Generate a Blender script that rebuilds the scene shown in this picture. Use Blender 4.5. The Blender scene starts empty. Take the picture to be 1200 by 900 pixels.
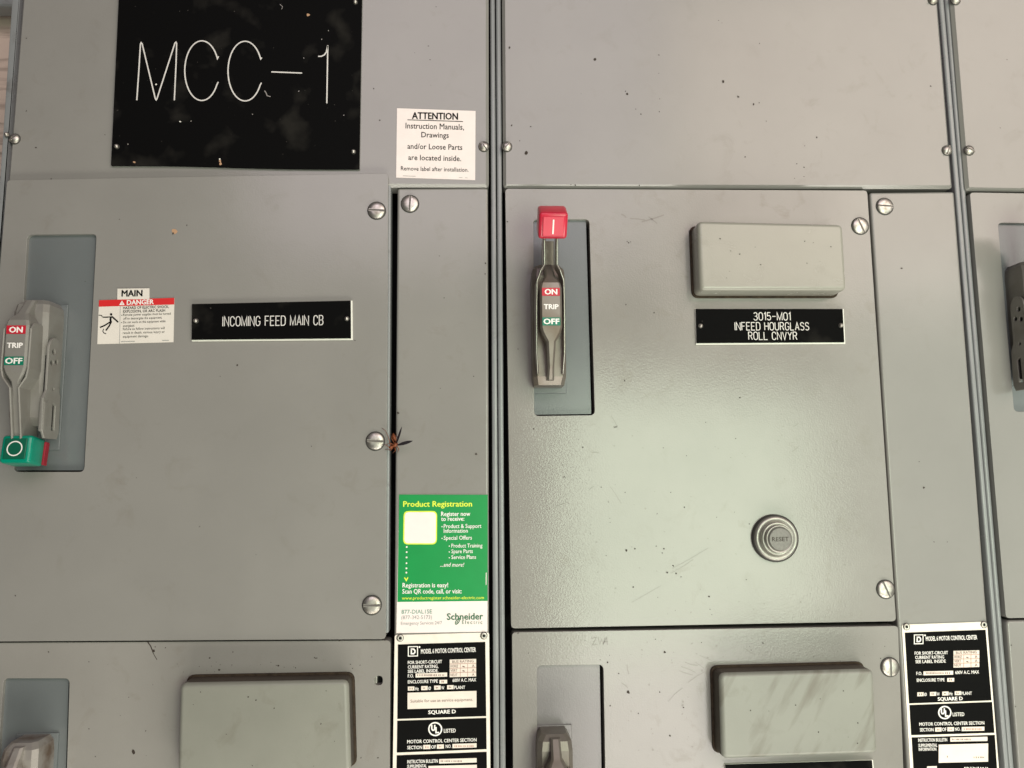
import bpy, bmesh, math, random
from math import radians, sin, cos, pi
from mathutils import Vector, Matrix
random.seed(7)
scene = bpy.context.scene
COL = scene.collection

# ------------------------------------------------------------------ camera
F_PX = 900.0                                   # focal length for a 1200 px wide picture
CAM_R = (0.12253736, 0.00736222, -0.04674676)  # axis-angle on top of "looking straight at the cabinets"
CAM_P = Vector((-0.021868, -0.78223508, -0.30831078))
_ang = math.sqrt(sum(v*v for v in CAM_R))
ROT = Matrix.Rotation(_ang, 3, Vector(CAM_R).normalized()) @ Matrix(((1, 0, 0), (0, 0, -1), (0, 1, 0)))
cam_d = bpy.data.cameras.new('camera')
cam = bpy.data.objects.new('camera', cam_d)
COL.objects.link(cam)
cam.matrix_world = Matrix.Translation(CAM_P) @ ROT.to_4x4()
cam_d.sensor_fit = 'HORIZONTAL'
cam_d.sensor_width = 36.0
cam_d.lens = 36.0*F_PX/1200.0
cam_d.clip_start = 0.01
cam_d.clip_end = 100
scene.camera = cam

# ------------------------------------------------------------------ light
world = bpy.data.worlds.new('World')
scene.world = world
world.use_nodes = True
bg = world.node_tree.nodes['Background']
bg.inputs[0].default_value = (1.0, 0.97, 0.94, 1)
bg.inputs[1].default_value = 0.03


def area(name, loc, target, sx, sy, power, color):
    d = bpy.data.lights.new(name, 'AREA')
    d.shape = 'RECTANGLE'
    d.size, d.size_y = sx, sy
    d.energy = power
    d.color = color
    o = bpy.data.objects.new(name, d)
    o.location = loc
    o.rotation_euler = (Vector(target)-Vector(loc)).to_track_quat('-Z', 'Y').to_euler()
    COL.objects.link(o)
    return o


# the bright open doorway and sunlit ground behind the viewer, and the pale room above them, plus an added side lamp
area('doorway_light', (0.80, -2.0, -0.44), (1.6, 0, -0.44), 1.20, 0.92, 28, (0.85, 1.0, 0.755))
area('ground_light', (0.64, -2.0, -1.2), (0.64, 0, -1.0), 0.66, 0.58, 8, (1.0, 0.92, 0.88))
area('upper_light', (-0.1, -2.6, 1.45), (-0.1, 0, 0.6), 1.9, 1.5, 29.5, (1.0, 0.845, 0.93))
area('upper_right_light', (1.9, -2.6, 1.3), (1.1, 0, 0.2), 1.9, 1.6, 47, (1.0, 0.81, 0.735))
area('right_light', (1.9, -2.0, -0.2), (1.0, 0, -0.2), 0.9, 1.5, 6.8, (0.9, 1.0, 0.9))
area('side_light', (2.3, -1.3, -0.05), (0.2, 0, -0.1), 0.5, 0.9, 5, (1.0, 0.93, 0.86))  # added lamp, put at the side for the handle's shadow
area('floor_light', (0.5, -0.76, -1.75), (0.4, 0, -0.2), 2.0, 0.45, 26, (1.0, 0.95, 0.84))
scene.view_settings.view_transform = 'Standard'
scene.view_settings.look = 'None'
scene.view_settings.exposure = 0.0
scene.view_settings.gamma = 1.0

# ------------------------------------------------------------------ places on the cabinet front
def W(px, py, h=0.0):
    """the point h metres in front of the cabinet front that a photo position falls on"""
    d = ROT @ Vector(((px-600)/F_PX, -(py-450)/F_PX, -1.0))
    t = (-h-CAM_P.y)/d.y
    return CAM_P+d*t


def P2(px, py, h=0.0):
    w = W(px, py, h)
    return (w.x, w.z)


def Q(pts, h=0.0):
    return [P2(x, y, h) for x, y in pts]


def along(p0, p1, y):
    t = (y-p0[1])/(p1[1]-p0[1])
    return (p0[0]+(p1[0]-p0[0])*t, y)

# ------------------------------------------------------------------ materials
def new_mat(name):
    m = bpy.data.materials.new(name)
    m.use_nodes = True
    nt = m.node_tree
    return m, nt, nt.nodes['Principled BSDF'], nt.nodes, nt.links


def paint(name, base, rough=0.3, mott=0.10, peel=0.05, dirt=0.0, dirt_col=(0.16, 0.14, 0.11), spec=0.5, scale=1.0, streak=0.0):
    """sprayed enamel: mottling, smudges that also dull it, orange peel"""
    m, nt, b, N, L = new_mat(name)
    tc = N.new('ShaderNodeTexCoord')
    geo = N.new('ShaderNodeNewGeometry')
    def noise(s, det, ro=0.55, dist=0.0):
        n = N.new('ShaderNodeTexNoise')
        n.inputs['Scale'].default_value = s*scale
        n.inputs['Detail'].default_value = det
        n.inputs['Roughness'].default_value = ro
        n.inputs['Distortion'].default_value = dist
        L.new(geo.outputs['Position'], n.inputs['Vector'])
        return n
    def ramp(src, a, c0, c, c1):
        r = N.new('ShaderNodeValToRGB')
        r.color_ramp.elements[0].position = a
        r.color_ramp.elements[0].color = (*[c0]*3, 1)
        r.color_ramp.elements[1].position = c
        r.color_ramp.elements[1].color = (*[c1]*3, 1)
        L.new(src, r.inputs[0])
        return r
    n1 = noise(9, 6)
    r1 = ramp(n1.outputs['Fac'], 0.3, 1-mott, 0.7, 1+mott*0.25)
    mx = N.new('ShaderNodeMix'); mx.data_type = 'RGBA'; mx.blend_type = 'MULTIPLY'
    mx.inputs[0].default_value = 1
    mx.inputs[6].default_value = (*base, 1)
    L.new(r1.outputs[0], mx.inputs[7])
    out = mx.outputs[2]
    # fine grime
    n2 = noise(34, 8, 0.65, 0.6)
    r2 = ramp(n2.outputs['Fac'], 0.56, 0, 0.78, 1)
    n3 = noise(5, 3)
    r3 = ramp(n3.outputs['Fac'], 0.42, 0.15, 0.62, 1)
    mul = N.new('ShaderNodeMath'); mul.operation = 'MULTIPLY'
    L.new(r2.outputs[0], mul.inputs[0]); L.new(r3.outputs[0], mul.inputs[1])
    mul2 = N.new('ShaderNodeMath'); mul2.operation = 'MULTIPLY'
    L.new(mul.outputs[0], mul2.inputs[0]); mul2.inputs[1].default_value = dirt
    m2 = N.new('ShaderNodeMix'); m2.data_type = 'RGBA'
    L.new(mul2.outputs[0], m2.inputs[0]); L.new(out, m2.inputs[6])
    m2.inputs[7].default_value = (*dirt_col, 1)
    col = m2.outputs[2]
    if streak:       # dusty marks where a hand was drawn slantwise across it
        mp = N.new('ShaderNodeMapping')
        mp.inputs['Rotation'].default_value = (0, radians(-32), 0)
        L.new(geo.outputs['Position'], mp.inputs[0])
        sc_ = N.new('ShaderNodeMapping')
        sc_.inputs['Scale'].default_value = (70, 1, 13)
        L.new(mp.outputs[0], sc_.inputs[0])
        mp = sc_
        ns = N.new('ShaderNodeTexNoise'); ns.inputs['Scale'].default_value = 1; ns.inputs['Detail'].default_value = 4
        L.new(mp.outputs[0], ns.inputs['Vector'])
        rs = ramp(ns.outputs['Fac'], 0.52, 0, 0.72, streak)
        m3 = N.new('ShaderNodeMix'); m3.data_type = 'RGBA'
        L.new(rs.outputs[0], m3.inputs[0]); L.new(col, m3.inputs[6]); m3.inputs[7].default_value = (*dirt_col, 1)
        col = m3.outputs[2]
    L.new(col, b.inputs['Base Color'])
    rr = N.new('ShaderNodeMapRange')
    rr.inputs[3].default_value = rough*0.9
    rr.inputs[4].default_value = rough*1.15
    L.new(n1.outputs['Fac'], rr.inputs[0])
    ad = N.new('ShaderNodeMath'); ad.operation = 'MULTIPLY_ADD'
    L.new(mul.outputs[0], ad.inputs[0]); ad.inputs[1].default_value = 0.15*min(1, dirt*3)
    L.new(rr.outputs[0], ad.inputs[2])
    L.new(ad.outputs[0], b.inputs['Roughness'])
    b.inputs['Specular IOR Level'].default_value = spec
    if peel:
        np_ = noise(620, 2, 0.5)
        nw = noise(14, 2, 0.5)
        bp = N.new('ShaderNodeBump')
        bp.inputs['Strength'].default_value = peel
        bp.inputs['Distance'].default_value = 0.002
        L.new(np_.outputs['Fac'], bp.inputs['Height'])
        bw = N.new('ShaderNodeBump')
        bw.inputs['Strength'].default_value = 0.02
        bw.inputs['Distance'].default_value = 0.006
        L.new(nw.outputs['Fac'], bw.inputs['Height'])
        L.new(bp.outputs[0], bw.inputs['Normal'])
        L.new(bw.outputs[0], b.inputs['Normal'])
    return m


def metal(name, base, rough=0.3, tint=(0.3, 0.2, 0.12), wear=0.3, metallic=1.0, sc=120):
    m, nt, b, N, L = new_mat(name)
    geo = N.new('ShaderNodeNewGeometry')
    n = N.new('ShaderNodeTexNoise'); n.inputs['Scale'].default_value = sc; n.inputs['Detail'].default_value = 6
    L.new(geo.outputs['Position'], n.inputs['Vector'])
    r = N.new('ShaderNodeValToRGB')
    r.color_ramp.elements[0].position = 0.42; r.color_ramp.elements[1].position = 0.72
    r.color_ramp.elements[0].color = (0, 0, 0, 1); r.color_ramp.elements[1].color = (wear, wear, wear, 1)
    L.new(n.outputs['Fac'], r.inputs[0])
    mx = N.new('ShaderNodeMix'); mx.data_type = 'RGBA'
    L.new(r.outputs[0], mx.inputs[0])
    mx.inputs[6].default_value = (*base, 1); mx.inputs[7].default_value = (*tint, 1)
    L.new(mx.outputs[2], b.inputs['Base Color'])
    b.inputs['Metallic'].default_value = metallic
    rr = N.new('ShaderNodeMapRange'); rr.inputs[3].default_value = rough*0.8; rr.inputs[4].default_value = rough*1.5
    L.new(n.outputs['Fac'], rr.inputs[0]); L.new(rr.outputs[0], b.inputs['Roughness'])
    bp = N.new('ShaderNodeBump'); bp.inputs['Strength'].default_value = 0.15; bp.inputs['Distance'].default_value = 0.001
    L.new(n.outputs['Fac'], bp.inputs['Height']); L.new(bp.outputs[0], b.inputs['Normal'])
    return m


def plain(name, base, rough=0.5, spec=0.5, vary=0.08, sc=60):
    m, nt, b, N, L = new_mat(name)
    geo = N.new('ShaderNodeNewGeometry')
    n = N.new('ShaderNodeTexNoise'); n.inputs['Scale'].default_value = sc; n.inputs['Detail'].default_value = 5
    L.new(geo.outputs['Position'], n.inputs['Vector'])
    r = N.new('ShaderNodeMapRange'); r.inputs[1].default_value = 0.3; r.inputs[2].default_value = 0.7
    r.inputs[3].default_value = 1-vary; r.inputs[4].default_value = 1+vary*0.3
    L.new(n.outputs['Fac'], r.inputs[0])
    mx = N.new('ShaderNodeVectorMath'); mx.operation = 'SCALE'
    mx.inputs[0].default_value = base
    L.new(r.outputs[0], mx.inputs['Scale'])
    L.new(mx.outputs[0], b.inputs['Base Color'])
    b.inputs['Roughness'].default_value = rough
    b.inputs['Specular IOR Level'].default_value = spec
    return m


def smudged_black(name):
    """black engraving laminate with dusty wipe marks"""
    m, nt, b, N, L = new_mat(name)
    geo = N.new('ShaderNodeNewGeometry')
    n = N.new('ShaderNodeTexNoise'); n.inputs['Scale'].default_value = 26; n.inputs['Detail'].default_value = 3
    n.inputs['Distortion'].default_value = 0.2
    L.new(geo.outputs['Position'], n.inputs['Vector'])
    r = N.new('ShaderNodeValToRGB')
    r.color_ramp.elements[0].position = 0.56; r.color_ramp.elements[1].position = 0.74
    r.color_ramp.elements[0].color = (0.004, 0.004, 0.004, 1); r.color_ramp.elements[1].color = (0.017, 0.016, 0.014, 1)
    L.new(n.outputs['Fac'], r.inputs[0])
    n2 = N.new('ShaderNodeTexNoise'); n2.inputs['Scale'].default_value = 240; n2.inputs['Detail'].default_value = 2
    L.new(geo.outputs['Position'], n2.inputs['Vector'])
    r2 = N.new('ShaderNodeValToRGB')
    r2.color_ramp.elements[0].position = 0.74; r2.color_ramp.elements[1].position = 0.8
    r2.color_ramp.elements[0].color = (0, 0, 0, 1); r2.color_ramp.elements[1].color = (0.10, 0.09, 0.08, 1)
    L.new(n2.outputs['Fac'], r2.inputs[0])
    ad = N.new('ShaderNodeMix'); ad.data_type = 'RGBA'; ad.blend_type = 'ADD'; ad.inputs[0].default_value = 1
    L.new(r.outputs[0], ad.inputs[6]); L.new(r2.outputs[0], ad.inputs[7])
    L.new(ad.outputs[2], b.inputs['Base Color'])
    b.inputs['Roughness'].default_value = 0.5
    b.inputs['Specular IOR Level'].default_value = 0.02
    return m


def wood(name):
    m, nt, b, N, L = new_mat(name)
    geo = N.new('ShaderNodeNewGeometry')
    mp = N.new('ShaderNodeMapping'); mp.inputs['Scale'].default_value = (6, 1, 60)
    L.new(geo.outputs['Position'], mp.inputs[0])
    n = N.new('ShaderNodeTexNoise'); n.inputs['Scale'].default_value = 1; n.inputs['Detail'].default_value = 8
    n.inputs['Distortion'].default_value = 0.8
    L.new(mp.outputs[0], n.inputs['Vector'])
    r = N.new('ShaderNodeValToRGB')
    r.color_ramp.elements[0].position = 0.32; r.color_ramp.elements[1].position = 0.5
    r.color_ramp.elements[0].color = (0.17, 0.13, 0.105, 1); r.color_ramp.elements[1].color = (0.52, 0.43, 0.36, 1)
    L.new(n.outputs['Fac'], r.inputs[0]); L.new(r.outputs[0], b.inputs['Base Color'])
    b.inputs['Roughness'].default_value = 0.85
    return m


GREY = (0.245, 0.240, 0.223)
M = dict(
    paint=paint('grey enamel', GREY, 0.17, 0.07, 0.035, 0.4),
    paint_worn=paint('grey enamel, soiled', (0.262, 0.254, 0.234), 0.14, 0.10, 0.055, 0.95, (0.19, 0.17, 0.14)),
    cover=paint('beige-grey cover enamel', (0.245, 0.248, 0.213), 0.40, 0.14, 0.05, 0.8, (0.13, 0.115, 0.085)),
    cover_wiped=paint('wiped cover enamel', (0.245, 0.25, 0.218), 0.40, 0.14, 0.05, 0.7, (0.13, 0.115, 0.09), streak=0.75),
    plate=paint('blue-grey enamel', (0.135, 0.150, 0.152), 0.22, 0.06, 0.04, 0.15),
    strip=paint('blue-grey flange enamel', (0.235, 0.248, 0.25), 0.26, 0.12, 0.03, 0.8, (0.09, 0.08, 0.07)),
    dark=plain('dark cabinet interior', (0.012, 0.012, 0.012), 0.8, 0.2),
    cover_pale=paint('pale cover enamel', (0.305, 0.298, 0.258), 0.25, 0.10, 0.04, 0.5, (0.19, 0.17, 0.14)),
    plate_lit=paint('handle plate enamel with painted reflection', (0.195, 0.188, 0.186), 0.2, 0.06, 0.04, 0.6, (0.15, 0.13, 0.12)),  # handle plate paled, its bright reflection put into the colour
    ledge=paint('grimed and shaded rim', (0.07, 0.056, 0.042), 0.55, 0.45, 0.05, 0.9, (0.02, 0.014, 0.01), 0.3, 2.0),
    gasket=plain('grimy gasket', (0.05, 0.036, 0.024), 0.8, 0.2, 0.5, 200),
    steel=metal('zinc plated steel', (0.56, 0.54, 0.50), 0.40, (0.30, 0.265, 0.215), 0.8, 1.0, 220),
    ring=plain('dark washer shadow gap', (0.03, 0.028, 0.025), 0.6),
    cast=metal('cast handle metal', (0.215, 0.195, 0.17), 0.42, (0.13, 0.092, 0.062), 0.7, 0.6, 30),
    cast_grey=metal('painted cast handle metal', (0.225, 0.22, 0.20), 0.40, (0.165, 0.148, 0.125), 0.35, 0.12, 60),
    cast_rust=metal('rusty cast handle metal', (0.33, 0.31, 0.285), 0.4, (0.13, 0.085, 0.055), 0.9, 0.35, 55),
    cast_dark=metal('dark cast handle metal', (0.21, 0.20, 0.18), 0.4, (0.14, 0.12, 0.10), 0.6, 0.4, 60),
    chrome=metal('worn steel edge', (0.50, 0.475, 0.44), 0.32, (0.35, 0.3, 0.24), 0.4, 1.0, 40),
    red=plain('red knob plastic', (0.56, 0.022, 0.052), 0.28, 0.5, 0.15),
    darkred=plain('dull dark red plastic', (0.27, 0.016, 0.028), 0.5, 0.3, 0.2),
    redpad=plain('red knob pad', (0.62, 0.03, 0.065), 0.35),
    green=plain('green knob plastic', (0.0, 0.24, 0.155), 0.28, 0.5, 0.12),
    greenpad=plain('green knob pad', (0.0, 0.10, 0.055), 0.4),
    redprint=plain('red print', (0.48, 0.012, 0.03), 0.4),
    greenprint=plain('green print', (0.0, 0.17, 0.10), 0.4),
    black=smudged_black('black engraved laminate'),
    blackprint=plain('black print', (0.005, 0.005, 0.005), 0.5, 0.04),
    white=plain('white ink', (0.86, 0.84, 0.80), 0.5),
    engraved=plain('engraved white core', (0.68, 0.665, 0.63), 0.55, 0.3, 0.15, 300),
    core=plain('white laminate core', (0.80, 0.80, 0.72), 0.5),
    sticker=plain('white sticker paper', (0.84, 0.755, 0.725), 0.55, 0.3, 0.05),
    danger=plain('sticker cream paper', (0.70, 0.665, 0.60), 0.5, 0.3, 0.04),
    dangerred=plain('danger red', (0.62, 0.018, 0.018), 0.45),
    leafgreen=plain('sticker green', (0.002, 0.265, 0.058), 0.4, 0.4, 0.05),
    yellow=plain('lime yellow ink', (0.72, 0.86, 0.06), 0.5),
    greyink=plain('grey ink', (0.30, 0.31, 0.30), 0.5),
    tealink=plain('grey green ink', (0.12, 0.30, 0.22), 0.5),
    darkgreen=plain('dark green ink', (0.006, 0.12, 0.045), 0.5),
    alu=metal('cream anodised plate', (0.82, 0.76, 0.68), 0.45, (0.6, 0.52, 0.42), 0.3, 0.15, 90),
    field=plain('cream stamped field', (0.78, 0.70, 0.62), 0.5),
    brownink=plain('brown typed ink', (0.17, 0.085, 0.06), 0.6),
    tableink=plain('reddish table line', (0.42, 0.19, 0.14), 0.6),
    bezel=metal('dull grey bezel metal', (0.36, 0.35, 0.32), 0.38, (0.26, 0.24, 0.21), 0.4, 0.8),
    slot=plain('screw slot', (0.11, 0.10, 0.09), 0.6),
    button=plain('grey plastic button', (0.20, 0.197, 0.178), 0.45, 0.4, 0.2, 400),
    speck=plain('dark speck', (0.05, 0.04, 0.033), 0.8, 0.1),
    faint=plain('faint scuff', (0.225, 0.212, 0.19), 0.26, 0.45),
    mud=plain('tan mud dab', (0.45, 0.28, 0.17), 0.9, 0.1),
    wasp=plain('rust red insect shell', (0.21, 0.058, 0.02), 0.4, 0.3, 0.5, 900),
    wing=plain('smoky dark wing', (0.012, 0.009, 0.012), 0.5, 0.08),
    wood=wood('pale weathered wood'),
)

# ------------------------------------------------------------------ mesh helpers
class MB:
    def __init__(self):
        self.v, self.f, self.m, self.s = [], [], [], []
        self.mats = []

    def mi(self, mat):
        if mat not in self.mats:
            self.mats.append(mat)
        return self.mats.index(mat)

    def add(self, verts, faces, mat, smooth=False, M4=None):
        o = len(self.v)
        k = self.mi(mat)
        for p in verts:
            p = Vector(p)
            self.v.append(M4 @ p if M4 else p)
        for f in faces:
            self.f.append([o+i for i in f]); self.m.append(k); self.s.append(smooth)

    def bm(self, b, mat, smooth=False, M4=None):
        b.verts.index_update()
        b.normal_update()
        if smooth == 'rim':       # only the rounded rims are shaded smooth
            o = len(self.v); k = self.mi(mat)
            self.v += [v.co.copy() for v in b.verts]
            for f in b.faces:
                self.f.append([o+v.index for v in f.verts]); self.m.append(k)
                self.s.append(0.01 < abs(f.normal.y) < 0.9995)
        else:
            self.add([v.co.copy() for v in b.verts], [[v.index for v in f.verts] for f in b.faces], mat, smooth, M4)
        b.free()

    def build(self, name, parent=None, shift=None, loc=None):
        """one mesh object; world-built meshes are shifted to their parent's own frame"""
        me = bpy.data.meshes.new(name)
        sh = shift if shift is not None else (wloc(parent) if parent else Vector((0, 0, 0)))
        me.from_pydata([p-sh for p in self.v], [], self.f)
        for m in self.mats:
            me.materials.append(m)
        me.polygons.foreach_set('material_index', self.m)
        me.polygons.foreach_set('use_smooth', self.s)
        me.update()
        o = bpy.data.objects.new(name, me)
        COL.objects.link(o)
        if parent:
            o.parent = parent
        if loc is not None:
            o.location = loc
        return o


def wloc(o):
    p = Vector((0, 0, 0))
    while o:
        p += o.location
        o = o.parent
    return p


def thing(name, label, cat, loc, group=None):
    o = bpy.data.objects.new(name, None)
    COL.objects.link(o)
    o.empty_display_size = 0.02
    o.location = loc
    o['label'] = label
    o['category'] = cat
    if group:
        o['group'] = group
    return o


def rounded(pts, r, n=4):
    if r <= 0:
        return pts
    out = []
    k = len(pts)
    for i in range(k):
        p0, p, p1 = Vector(pts[i-1]), Vector(pts[i]), Vector(pts[(i+1) % k])
        a, b = (p0-p), (p1-p)
        rr = min(r, a.length*0.45, b.length*0.45)
        a = p+a.normalized()*rr
        b = p+b.normalized()*rr
        for j in range(n+1):
            t = j/n
            q = a*(1-t)**2+p*2*t*(1-t)+b*t*t
            out.append((q.x, q.y))
    return out


def area2(p):
    return sum(p[i-1][0]*p[i][1]-p[i][0]*p[i-1][1] for i in range(len(p)))/2


def sheet_bm(outer, holes, h, t, bev=0.0, seg=3):
    """a plate lying along the cabinet front, its face h in front of it, t thick, with rounded rims and cut-outs"""
    b = bmesh.new()
    edges = []
    for lp in [outer]+holes:
        vs = [b.verts.new((x, -h, z)) for x, z in lp]
        edges += [b.edges.new((vs[i-1], vs[i])) for i in range(len(vs))]
    if holes:
        r = bmesh.ops.triangle_fill(b, use_beauty=True, use_dissolve=False, edges=edges, normal=(0, -1, 0))
    else:
        b.faces.new([e for e in b.verts])
    for f in b.faces:
        f.normal_update()
        if f.normal.y > 0:
            f.normal_flip()
    front = list(b.faces)
    ex = bmesh.ops.extrude_face_region(b, geom=front)
    newv = [g for g in ex['geom'] if isinstance(g, bmesh.types.BMVert)]
    newf = [g for g in ex['geom'] if isinstance(g, bmesh.types.BMFace)]
    # extrude moved copy becomes the front; keep the old faces as the back
    for v in newv:
        v.co.y = -h
    oldv = [v for v in b.verts if v not in set(newv)]
    for v in oldv:
        v.co.y = -h+t
    bmesh.ops.recalc_face_normals(b, faces=b.faces)
    if bev > 0:
        b.normal_update()
        es = []
        for e in b.edges:
            if len(e.link_faces) == 2 and all(abs(v.co.y+h) < 1e-7 for v in e.verts):
                n0, n1 = e.link_faces[0].normal, e.link_faces[1].normal
                if abs(n0.y-n1.y) > 0.5:
                    es.append(e)
        bmesh.ops.bevel(b, geom=es, offset=bev, segments=seg, profile=0.5, affect='EDGES', clamp_overlap=True)
    return b


def sheet(mb, outer, h, t, mat, bev=0.0, holes=(), r=0.0, seg=3, smooth=False):
    mb.bm(sheet_bm(rounded(outer, r), [rounded(q, 0.005) for q in holes], h, t, bev, seg), mat, 'rim' if bev > 0 and seg > 1 else smooth)


def flat(mb, pts, h, mat):
    """print: a film lying h in front of the cabinet front"""
    if area2(pts) < 0:
        pts = pts[::-1]
    mb.add([(x, -h, z) for x, z in pts], [list(range(len(pts)))], mat)


def rect(mb, x0, y0, x1, y1, h, mat, sl=0.0):
    """printed box between photo positions; sl = rise of the right end"""
    flat(mb, Q([(x0, y0), (x1, y0-sl), (x1, y1-sl), (x0, y1)], h), h, mat)


def ribbon(mb, pts, w, h, mat):
    """a drawn line of width w"""
    pts = [Vector(p) for p in pts]
    n = len(pts)
    closed = (pts[0]-pts[-1]).length < 1e-9
    L, R = [], []
    for i in range(n):
        if closed:
            a, b = pts[(i-1) % (n-1)], pts[(i+1) % (n-1)]
        else:
            a, b = pts[max(i-1, 0)], pts[min(i+1, n-1)]
        d0 = (pts[i]-a).normalized() if (pts[i]-a).length > 1e-9 else (b-pts[i]).normalized()
        d1 = (b-pts[i]).normalized() if (b-pts[i]).length > 1e-9 else d0
        nn = Vector((-(d0+d1).y, (d0+d1).x))
        nn = nn.normalized() if nn.length > 1e-6 else Vector((-d0.y, d0.x))
        c = max(0.35, abs(nn.dot(Vector((-d0.y, d0.x)))))
        L.append(pts[i]+nn*w/2/c); R.append(pts[i]-nn*w/2/c)
    vs = [(p.x, -h, p.y) for p in L]+[(p.x, -h, p.y) for p in R]
    mb.add(vs, [(i, i+n, i+n+1, i+1) for i in range(n-1)], mat)


def line(mb, pts, wpx, h, mat):
    ribbon(mb, Q(pts, h), wpx*0.00087, h, mat)


def disc(mb, c, r, h, mat, n=16, irr=0.0, sq=1.0, rot=0.0):
    pts = []
    for i in range(n):
        a = 2*pi*i/n
        k = r*(1+random.uniform(-irr, irr))
        x, z = k*cos(a), k*sin(a)*sq
        pts.append((c[0]+x*cos(rot)-z*sin(rot), c[1]+x*sin(rot)+z*cos(rot)))
    flat(mb, pts, h, mat)


def lathe(mb, prof, mat, n=32, M4=None, smooth=True):
    """profile of (radius, out); turned about the out axis (towards the viewer)"""
    vs, fs = [], []
    k = len(prof)
    for r, o in prof:
        for i in range(n):
            a = 2*pi*i/n
            vs.append((r*cos(a), -o, r*sin(a)))
    for j in range(k-1):
        for i in range(n):
            fs.append((j*n+i, j*n+(i+1) % n, (j+1)*n+(i+1) % n, (j+1)*n+i))
    if prof[-1][0] > 1e-6:
        fs.append([(k-1)*n+i for i in range(n)])
    mb.add(vs, fs, mat, smooth, M4)


def tube(mb, pts, radii, mat, n=8, caps=True):
    pts = [Vector(p) for p in pts]
    vs, fs = [], []
    for i, p in enumerate(pts):
        d = (pts[min(i+1, len(pts)-1)]-pts[max(i-1, 0)]).normalized()
        u = d.cross(Vector((0.13, 1, 0.21))).normalized()
        v = d.cross(u)
        for j in range(n):
            a = 2*pi*j/n
            vs.append(p+(u*cos(a)+v*sin(a))*radii[i])
    for i in range(len(pts)-1):
        for j in range(n):
            fs.append((i*n+j, i*n+(j+1) % n, (i+1)*n+(j+1) % n, (i+1)*n+j))
    if caps:
        fs.append([j for j in range(n)][::-1]); fs.append([(len(pts)-1)*n+j for j in range(n)])
    mb.add(vs, fs, mat, True)


def box_bm(x0, x1, o0, o1, z0, z1, bev=0.0, seg=3):
    b = bmesh.new()
    bmesh.ops.create_cube(b, size=1)
    for v in b.verts:
        v.co = Vector(((x0+x1)/2+v.co.x*(x1-x0), -((o0+o1)/2+v.co.y*(o1-o0)), (z0+z1)/2+v.co.z*(z1-z0)))
    bmesh.ops.recalc_face_normals(b, faces=b.faces)
    if bev > 0:
        bmesh.ops.bevel(b, geom=list(b.edges), offset=bev, segments=seg, profile=0.5, affect='EDGES', clamp_overlap=True)
    return b


def loft(mb, secs, mat, bev=0.0015, M4=None, smooth=False):
    """stacked chamfered sections (z, x0, x1, o0, o1)"""
    vs, fs = [], []
    for z, x0, x1, o0, o1 in secs:
        c = min(bev, (x1-x0)*0.4, (o1-o0)*0.4)
        for x, o in ((x0, o0), (x1, o0), (x1, o1-c), (x1-c, o1), (x0+c, o1), (x0, o1-c)):
            vs.append((x, -o, z))
    n = 6
    for i in range(len(secs)-1):
        for j in range(n):
            fs.append((i*n+j, i*n+(j+1) % n, (i+1)*n+(j+1) % n, (i+1)*n+j))
    fs.append(list(range(n))[::-1]); fs.append([(len(secs)-1)*n+j for j in range(n)])
    b = bmesh.new()
    vv = [b.verts.new(v) for v in vs]
    for f in fs:
        b.faces.new([vv[i] for i in f])
    bmesh.ops.recalc_face_normals(b, faces=b.faces)
    mb.bm(b, mat, smooth, M4)

# ------------------------------------------------------------------ lettering
_fc = {}


def glyph_mesh(s, off, shear=0.0):
    key = (s, off, shear)
    if key not in _fc:
        c = bpy.data.curves.new('lettering', 'FONT')
        c.body = s
        c.size = 1.0
        c.resolution_u = 2
        c.offset = off
        c.shear = shear
        o = bpy.data.objects.new('lettering', c)
        COL.objects.link(o)
        dg = bpy.context.evaluated_depsgraph_get()
        me = bpy.data.meshes.new_from_object(o.evaluated_get(dg))
        vs = [(v.co.x, v.co.y) for v in me.vertices]
        fs = [list(p.vertices) for p in me.polygons]
        bpy.data.objects.remove(o); bpy.data.curves.remove(c); bpy.data.meshes.remove(me)
        _fc[key] = (vs, fs)
    return _fc[key]


CAPH = None


def T(mb, s, x0, x1, y, cap, h, mat, off=0.012, sl=0.0, shear=0.0):
    """a line of type from photo x0 to x1 on baseline y (right end sl higher), capitals cap tall"""
    global CAPH
    if CAPH is None:
        CAPH = max(v[1] for v in glyph_mesh('H', 0.0)[0])
    vs, fs = glyph_mesh(s, 0.0, shear)
    xa, xb = min(v[0] for v in vs), max(v[0] for v in vs)
    a, b = Vector(P2(x0, y, h)), Vector(P2(x1, y-sl, h))
    u = b-a
    up = Vector((-u.y, u.x)).normalized()*(Vector(P2(x0, y-cap, h))-a).length
    e = max(0.0, off)*1.2            # heavier faces are overprinted a little to each side
    for n, (dx, dz) in enumerate([(0, 0)] if e < 0.002 else [(0, 0), (-e, 0), (e, 0), (0, -e*.6), (0, e*.6)]):
        out = []
        for x, z in vs:
            p = a+u*((x+dx-xa)/(xb-xa))+up*((z+dz)/CAPH)
            out.append((p.x, -h-n*0.00001, p.y))
        mb.add(out, fs, mat)


def arc(cx, cy, rx, ry, a0, a1, n=14):
    return [(cx+rx*cos(radians(a0+(a1-a0)*i/n)), cy+ry*sin(radians(a0+(a1-a0)*i/n))) for i in range(n+1)]


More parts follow.
